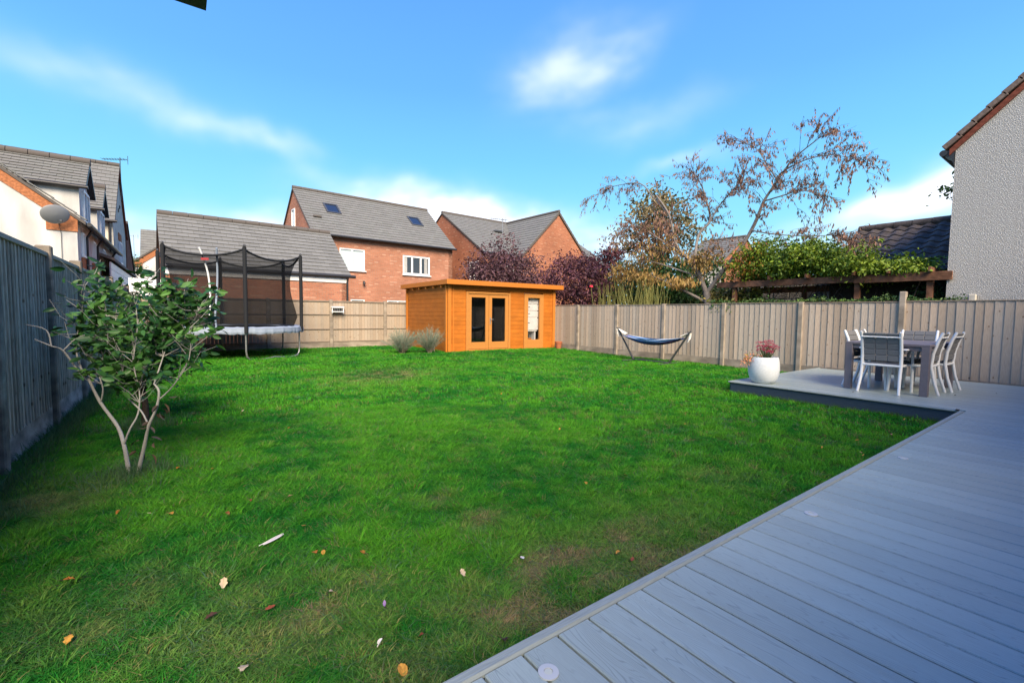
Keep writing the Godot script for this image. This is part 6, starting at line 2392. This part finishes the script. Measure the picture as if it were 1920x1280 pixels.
func fallen_leaves() -> void:
	rng.seed = 79
	var spots := [
		[0.25, 3.21, 0, "rust and cream curled leaf pair on the lawn right of the tree trunk"], [-0.08, 3.38, 1, "broad yellow leaf on the grass in front of the young tree"], [-0.34, 3.62, 2, "orange brown leaf on the shaded grass below the young tree"],
		[0.54, 2.74, 1, "mustard leaf lying just beyond the grey feather"], [0.60, 2.94, 3, "pinkish tan leaf on the grass beyond the mustard leaf"], [-0.44, 2.80, 2, "bright orange leaf in the dark grass at the left edge"], [-0.36, 2.28, 1, "upright golden leaf in the dark grass at the lower left"],
		[0.12, 2.33, 4, "cream coloured narrow leaf standing in the near grass"], [0.52, 2.02, 4, "long buff leaf on the near grass left of the purple petal"], [0.72, 2.26, 2, "small orange bud like leaf in the middle of the near lawn"], [1.05, 1.80, 4, "pale cream two lobed leaf left of the worn patch"], [1.37, 1.76, 5, "small white petals on the worn grass"],
		[0.66, 1.79, 6, "lilac petal on the near lawn"], [0.71, 1.55, 7, "orange and red curled leaf near the deck at the bottom"], [0.59, 1.42, 1, "golden brown leaf at the very bottom edge of the lawn"], [0.27, 2.04, 7, "flat red brown leaf in the near grass"], [1.82, 1.51, 1, "tan leaf, first of two beside the deck edge"], [1.83, 1.43, 7, "rusty leaf, second of two beside the deck edge"],
		[0.15, 1.74, 4, "crumpled cream leaf at the bottom left of the lawn"], [0.97, 1.34, 8, "dark curled leaf against the deck edge"], [0.07, 2.13, 8, "dark brown folded leaf in the shaded near grass"], [0.53, 2.41, 2, "olive and orange leaf in the grass below the feather"],
	]
	var rest := [[-0.04, 4.36, 2], [0.03, 4.30, 1], [0.18, 4.18, 2], [0.57, 3.28, 3], [2.80, 2.27, 2], [1.26, 4.12, 3], [4.63, 2.94, 1], [5.57, 1.58, 2], [4.98, 1.69, 1], [5.06, 1.41, 3], [6.47, 2.10, 2], [7.09, 1.56, 1], [6.16, 1.45, 3], [4.97, 1.36, 1], [-0.18, 3.48, 4], [0.34, 3.34, 7], [0.56, 2.39, 1], [0.57, 1.60, 5], [2.96, 5.06, 3], [2.42, 2.33, 1], [2.13, 10.97, 4], [4.04, 5.76, 2], [0.9, 5.2, 2], [3.3, 3.6, 1], [5.2, 3.3, 2], [6.1, 3.0, 1], [-0.2, 5.5, 1], [0.6, 6.4, 4], [1.9, 7.2, 5], [3.6, 8.2, 4]]
	var shapes := [leaf_shape(0.75, 0.30, 0.35, 4), leaf_shape(0.6, 0.5, 0.5, 4), leaf_shape(0.5, 0.2, -0.25, 4), leaf_shape(1.0, 0.3, 0.3, 9, 0.5), leaf_shape(0.85, 0.45, -0.3, 9, 0.4)]
	for k in spots.size() + rest.size():
		var named: bool = k < spots.size()
		var s = spots[k] if named else rest[k - spots.size()]
		var o := thing("fallen_leaf", s[3] if named else far_label(s[0], s[1]), "leaf", v(s[0], lawn_height(s[0], s[1]) + 0.046, s[1]), rr(0, 360), "fallen leaves on the lawn")
		var size := rr(0.030, 0.042) if named else rr(0.024, 0.036)
		if named and k in [0, 1, 7, 8, 13, 14, 15, 18, 20]:
			size = rr(0.036, 0.047)
		if s[2] in [5, 6]:
			size = 0.028
		var sh: ArrayMesh = shapes[rng.randi() % 5]
		var bs := Basis.from_euler(Vector3(-PI * 0.5 + rr(-0.5, 0.5), 0, rr(-0.4, 0.4))).scaled(Vector3.ONE * size)
		put("blade", sh, m.fallen[s[2]], o, Transform3D(bs, Vector3(0, 0, size * 0.5)))
		var st := MB.new()
		st.tube([Vector3(0, 0, size * 0.5), Vector3(0.004, 0.003, size * 0.5 + 0.02)], [0.0012], 4)
		part("stalk", st, m.bark_dark, o)
		if k == 0:
			put("blade", shapes[1], m.fallen[7], o, Transform3D(bs.rotated(Vector3.UP, 0.5), Vector3(0.05, 0, size * 0.4)))
	var di := -1
	for k in [[8.9, 1.42], [7.95, 2.35], [9.7, 1.1]]:
		di += 1
		var o := thing("deck_leaf", ["small brown leaf fragment beside the near table leg on the deck", "small brown leaf fragment near the lawn edge of the raised deck", "small brown leaf fragment on the deck behind the right hand chairs"][di], "leaf", v(k[0], 0.195, k[1]), rr(0, 360), "leaf fragments on the deck")
		put("blade", shapes[2], m.fallen[8], o, Transform3D(Basis.from_euler(Vector3(-PI * 0.5, 0, 0)).scaled(Vector3.ONE * 0.035), Vector3(0, 0.004, 0)))


# ---------------------------------------------------------------- grass
func tuft(blades: int, radius: float, tall: Vector2, wide: float, lean: float) -> ArrayMesh:
	var b := MB.new()
	b.tinted = true
	for i in blades:
		var a := rr(0, TAU)
		var r := sqrt(rng.randf()) * radius
		var foot := Vector3(cos(a) * r, -0.006, sin(a) * r)
		var dir := rr(0, TAU)
		var out := Vector3(cos(dir), 0, sin(dir))
		var h := rr(tall.x, tall.y)
		var l := h * rr(0.15, lean)
		var mid := foot + Vector3(0, h * 0.6, 0) + out * l * 0.35
		var tip := foot + Vector3(0, h * rr(0.75, 1.0), 0) + out * l
		var face := rr(0, TAU)
		var side := Vector3(cos(face), 0, sin(face)) * wide * 0.5 * rr(0.7, 1.2)
		var f := rr(0.55, 1.45)
		b.col = Color(f * rr(0.7, 1.3), f, f * rr(0.7, 1.6))
		b.quad(foot - side, foot + side, mid + side * 0.85, mid - side * 0.85)
		b.tri(mid - side * 0.85, mid + side * 0.85, tip)
	return b.mesh()


func grass() -> void:
	rng.seed = 83
	var near := tuft(20, 0.045, Vector2(0.024, 0.062), 0.0046, 1.2)
	var far := tuft(20, 0.062, Vector2(0.020, 0.050), 0.0062, 1.1)
	var long := tuft(16, 0.05, Vector2(0.07, 0.17), 0.0045, 1.0)
	var f := FastNoiseLite.new()
	f.seed = 9
	f.frequency = 0.55
	f.fractal_octaves = 4
	var f2 := FastNoiseLite.new()
	f2.seed = 19
	f2.frequency = 2.2
	var f3 := FastNoiseLite.new()
	f3.seed = 29
	f3.frequency = 5.0
	f3.fractal_octaves = 2
	# worn and mossy patches, as in the photograph: s, n, radius, strength
	var worn := [[1.59, 1.68, 0.20, 0.9], [1.45, 1.50, 0.17, 0.7], [1.04, 1.55, 0.24, 0.4], [0.56, 1.98, 0.2, 0.4], [0.71, 1.49, 0.25, 0.45], [-0.76, 4.16, 0.35, 0.55], [1.39, 2.73, 0.10, 0.7], [1.48, 2.27, 0.14, 0.7], [3.39, 1.83, 0.25, 0.3], [3.65, 9.16, 0.7, 0.55], [2.9, 8.5, 0.8, 0.35], [1.9, 1.45, 0.35, 0.5], [2.3, 1.5, 0.4, 0.35], [0.25, 1.9, 0.3, 0.35], [-0.2, 2.4, 0.4, 0.3], [1.25, 1.35, 0.2, 0.7]]
	var np := []
	var nc := []
	var fp := []
	var fc := []
	var tries := 150000
	for i in tries:
		var s := rr(-1.12, 11.33)
		var n := rr(1.15, 16.38)
		# closer ground is sampled again and again
		if i % 3 == 0:
			s = rr(-1.12, 3.4)
			n = rr(1.15, 6.0)
		if s > 7.5 and n < 4.0:
			continue
		if s > 6.85 and s < 11.2 and n > 12.85:
			continue
		var d := Vector2(s, n).length()
		var close := d < 6.2
		var keep := clampf(pow(4.2 / d, 0.9), 0.22, 1.0)
		if rng.randf() > keep:
			continue
		var g := f.get_noise_2d(s, n)
		var h := f2.get_noise_2d(s, n)
		var bump := f3.get_noise_2d(s, n)
		var w := 0.0
		for k in worn:
			var q: float = Vector2(s - k[0], n - k[1]).length() / k[2]
			w += k[3] * exp(-q * q)
		w = clampf(w * (1.0 + h * 2.0 + bump * 1.2) + maxf(0.0, h - 0.38) * 0.9, 0.0, 1.0)
		if rng.randf() < w * 0.3:
			continue
		var c := Color(0.020, 0.190, 0.022).lerp(Color(0.098, 0.350, 0.026), clampf(0.5 + g * 1.1 + h * 0.7 + bump * 0.8, 0.0, 1.0))
		# blue green coarse grass along the left fence and round the tree foot
		c = c.lerp(Color(0.30, 0.225, 0.125), clampf(w * rr(0.4, 1.15), 0.0, 1.0))
		if rng.randf() < 0.06:
			c = c.lerp(Color(0.26, 0.21, 0.10), 0.7)
		elif rng.randf() < 0.05:
			c = c.lerp(Color(0.10, 0.19, 0.10), 0.8)
		var v1 := rr(0.82, 1.18)
		c = Color(c.r * v1, c.g * v1, c.b * v1)
		var tall := rr(0.75, 1.25) * (1.0 + 0.35 * g + 0.75 * bump) * (1.0 - 0.45 * w)
		var sp := rr(0.9, 1.3)
		var t := Transform3D(Basis(Vector3.UP, rr(0, TAU)).scaled(Vector3(sp, tall, sp)), v(s, lawn_height(s, n), n))
		if close:
			np.append(t)
			nc.append(c)
		else:
			sp *= clampf(d / 6.5, 1.0, 1.9)
			t.basis = Basis(Vector3.UP, rr(0, TAU)).scaled(Vector3(sp, tall, sp))
			fp.append(t)
			fc.append(c)
	var o := scatter("lawn_grass", near, m.blade, np, nc)
	tag(o, "short green grass blades of the near lawn", "grass", "", "stuff")
	o = scatter("lawn_grass", far, m.blade, fp, fc)
	tag(o, "short green grass of the far part of the lawn", "grass", "", "stuff")
	var lp := []
	var lc := []
	for i in 900:
		var s := -1.08 + absf(rng.randfn()) * 0.11
		var n := rr(1.3, 16.2)
		lp.append(Transform3D(Basis(Vector3.UP, rr(0, TAU)).scaled(Vector3.ONE * rr(0.5, 1.1)), v(s, lawn_height(s, n), n)))
		lc.append(mixed(Color(0.06, 0.13, 0.05), Color(0.10, 0.17, 0.08), rng.randf(), 0.2))
	for k in [[-0.32, 4.47, 0.16, 130], [-0.34, 6.33, 0.15, 80]]:
		for i in k[3]:
			var s: float = k[0] + rng.randfn() * k[2]
			var n: float = k[1] + rng.randfn() * k[2]
			lp.append(Transform3D(Basis(Vector3.UP, rr(0, TAU)).scaled(Vector3.ONE * rr(0.4, 0.95)), v(s, lawn_height(s, n), n)))
			lc.append(mixed(Color(0.06, 0.13, 0.05), Color(0.12, 0.19, 0.10), rng.randf(), 0.2))
	for i in 500:
		var n := rr(4.2, 12.5)
		var s := 11.30 - absf(rng.randfn()) * 0.04
		if rng.randf() < 0.4:
			n = 3.98 + absf(rng.randfn()) * 0.03
			s = rr(7.5, 11.2)
			if rng.randf() < 0.6:
				s = 7.49 - absf(rng.randfn()) * 0.03
				n = rr(1.2, 4.0)
		lp.append(Transform3D(Basis(Vector3.UP, rr(0, TAU)).scaled(Vector3.ONE * rr(0.3, 0.55)), v(s, lawn_height(s, n), n)))
		lc.append(mixed(Color(0.06, 0.14, 0.02), Color(0.10, 0.18, 0.03), rng.randf(), 0.2))
	o = scatter("long_grass", long, m.blade, lp, lc)
	tag(o, "longer blue green grass tufts along the fence feet and round the tree trunks", "grass", "", "stuff")
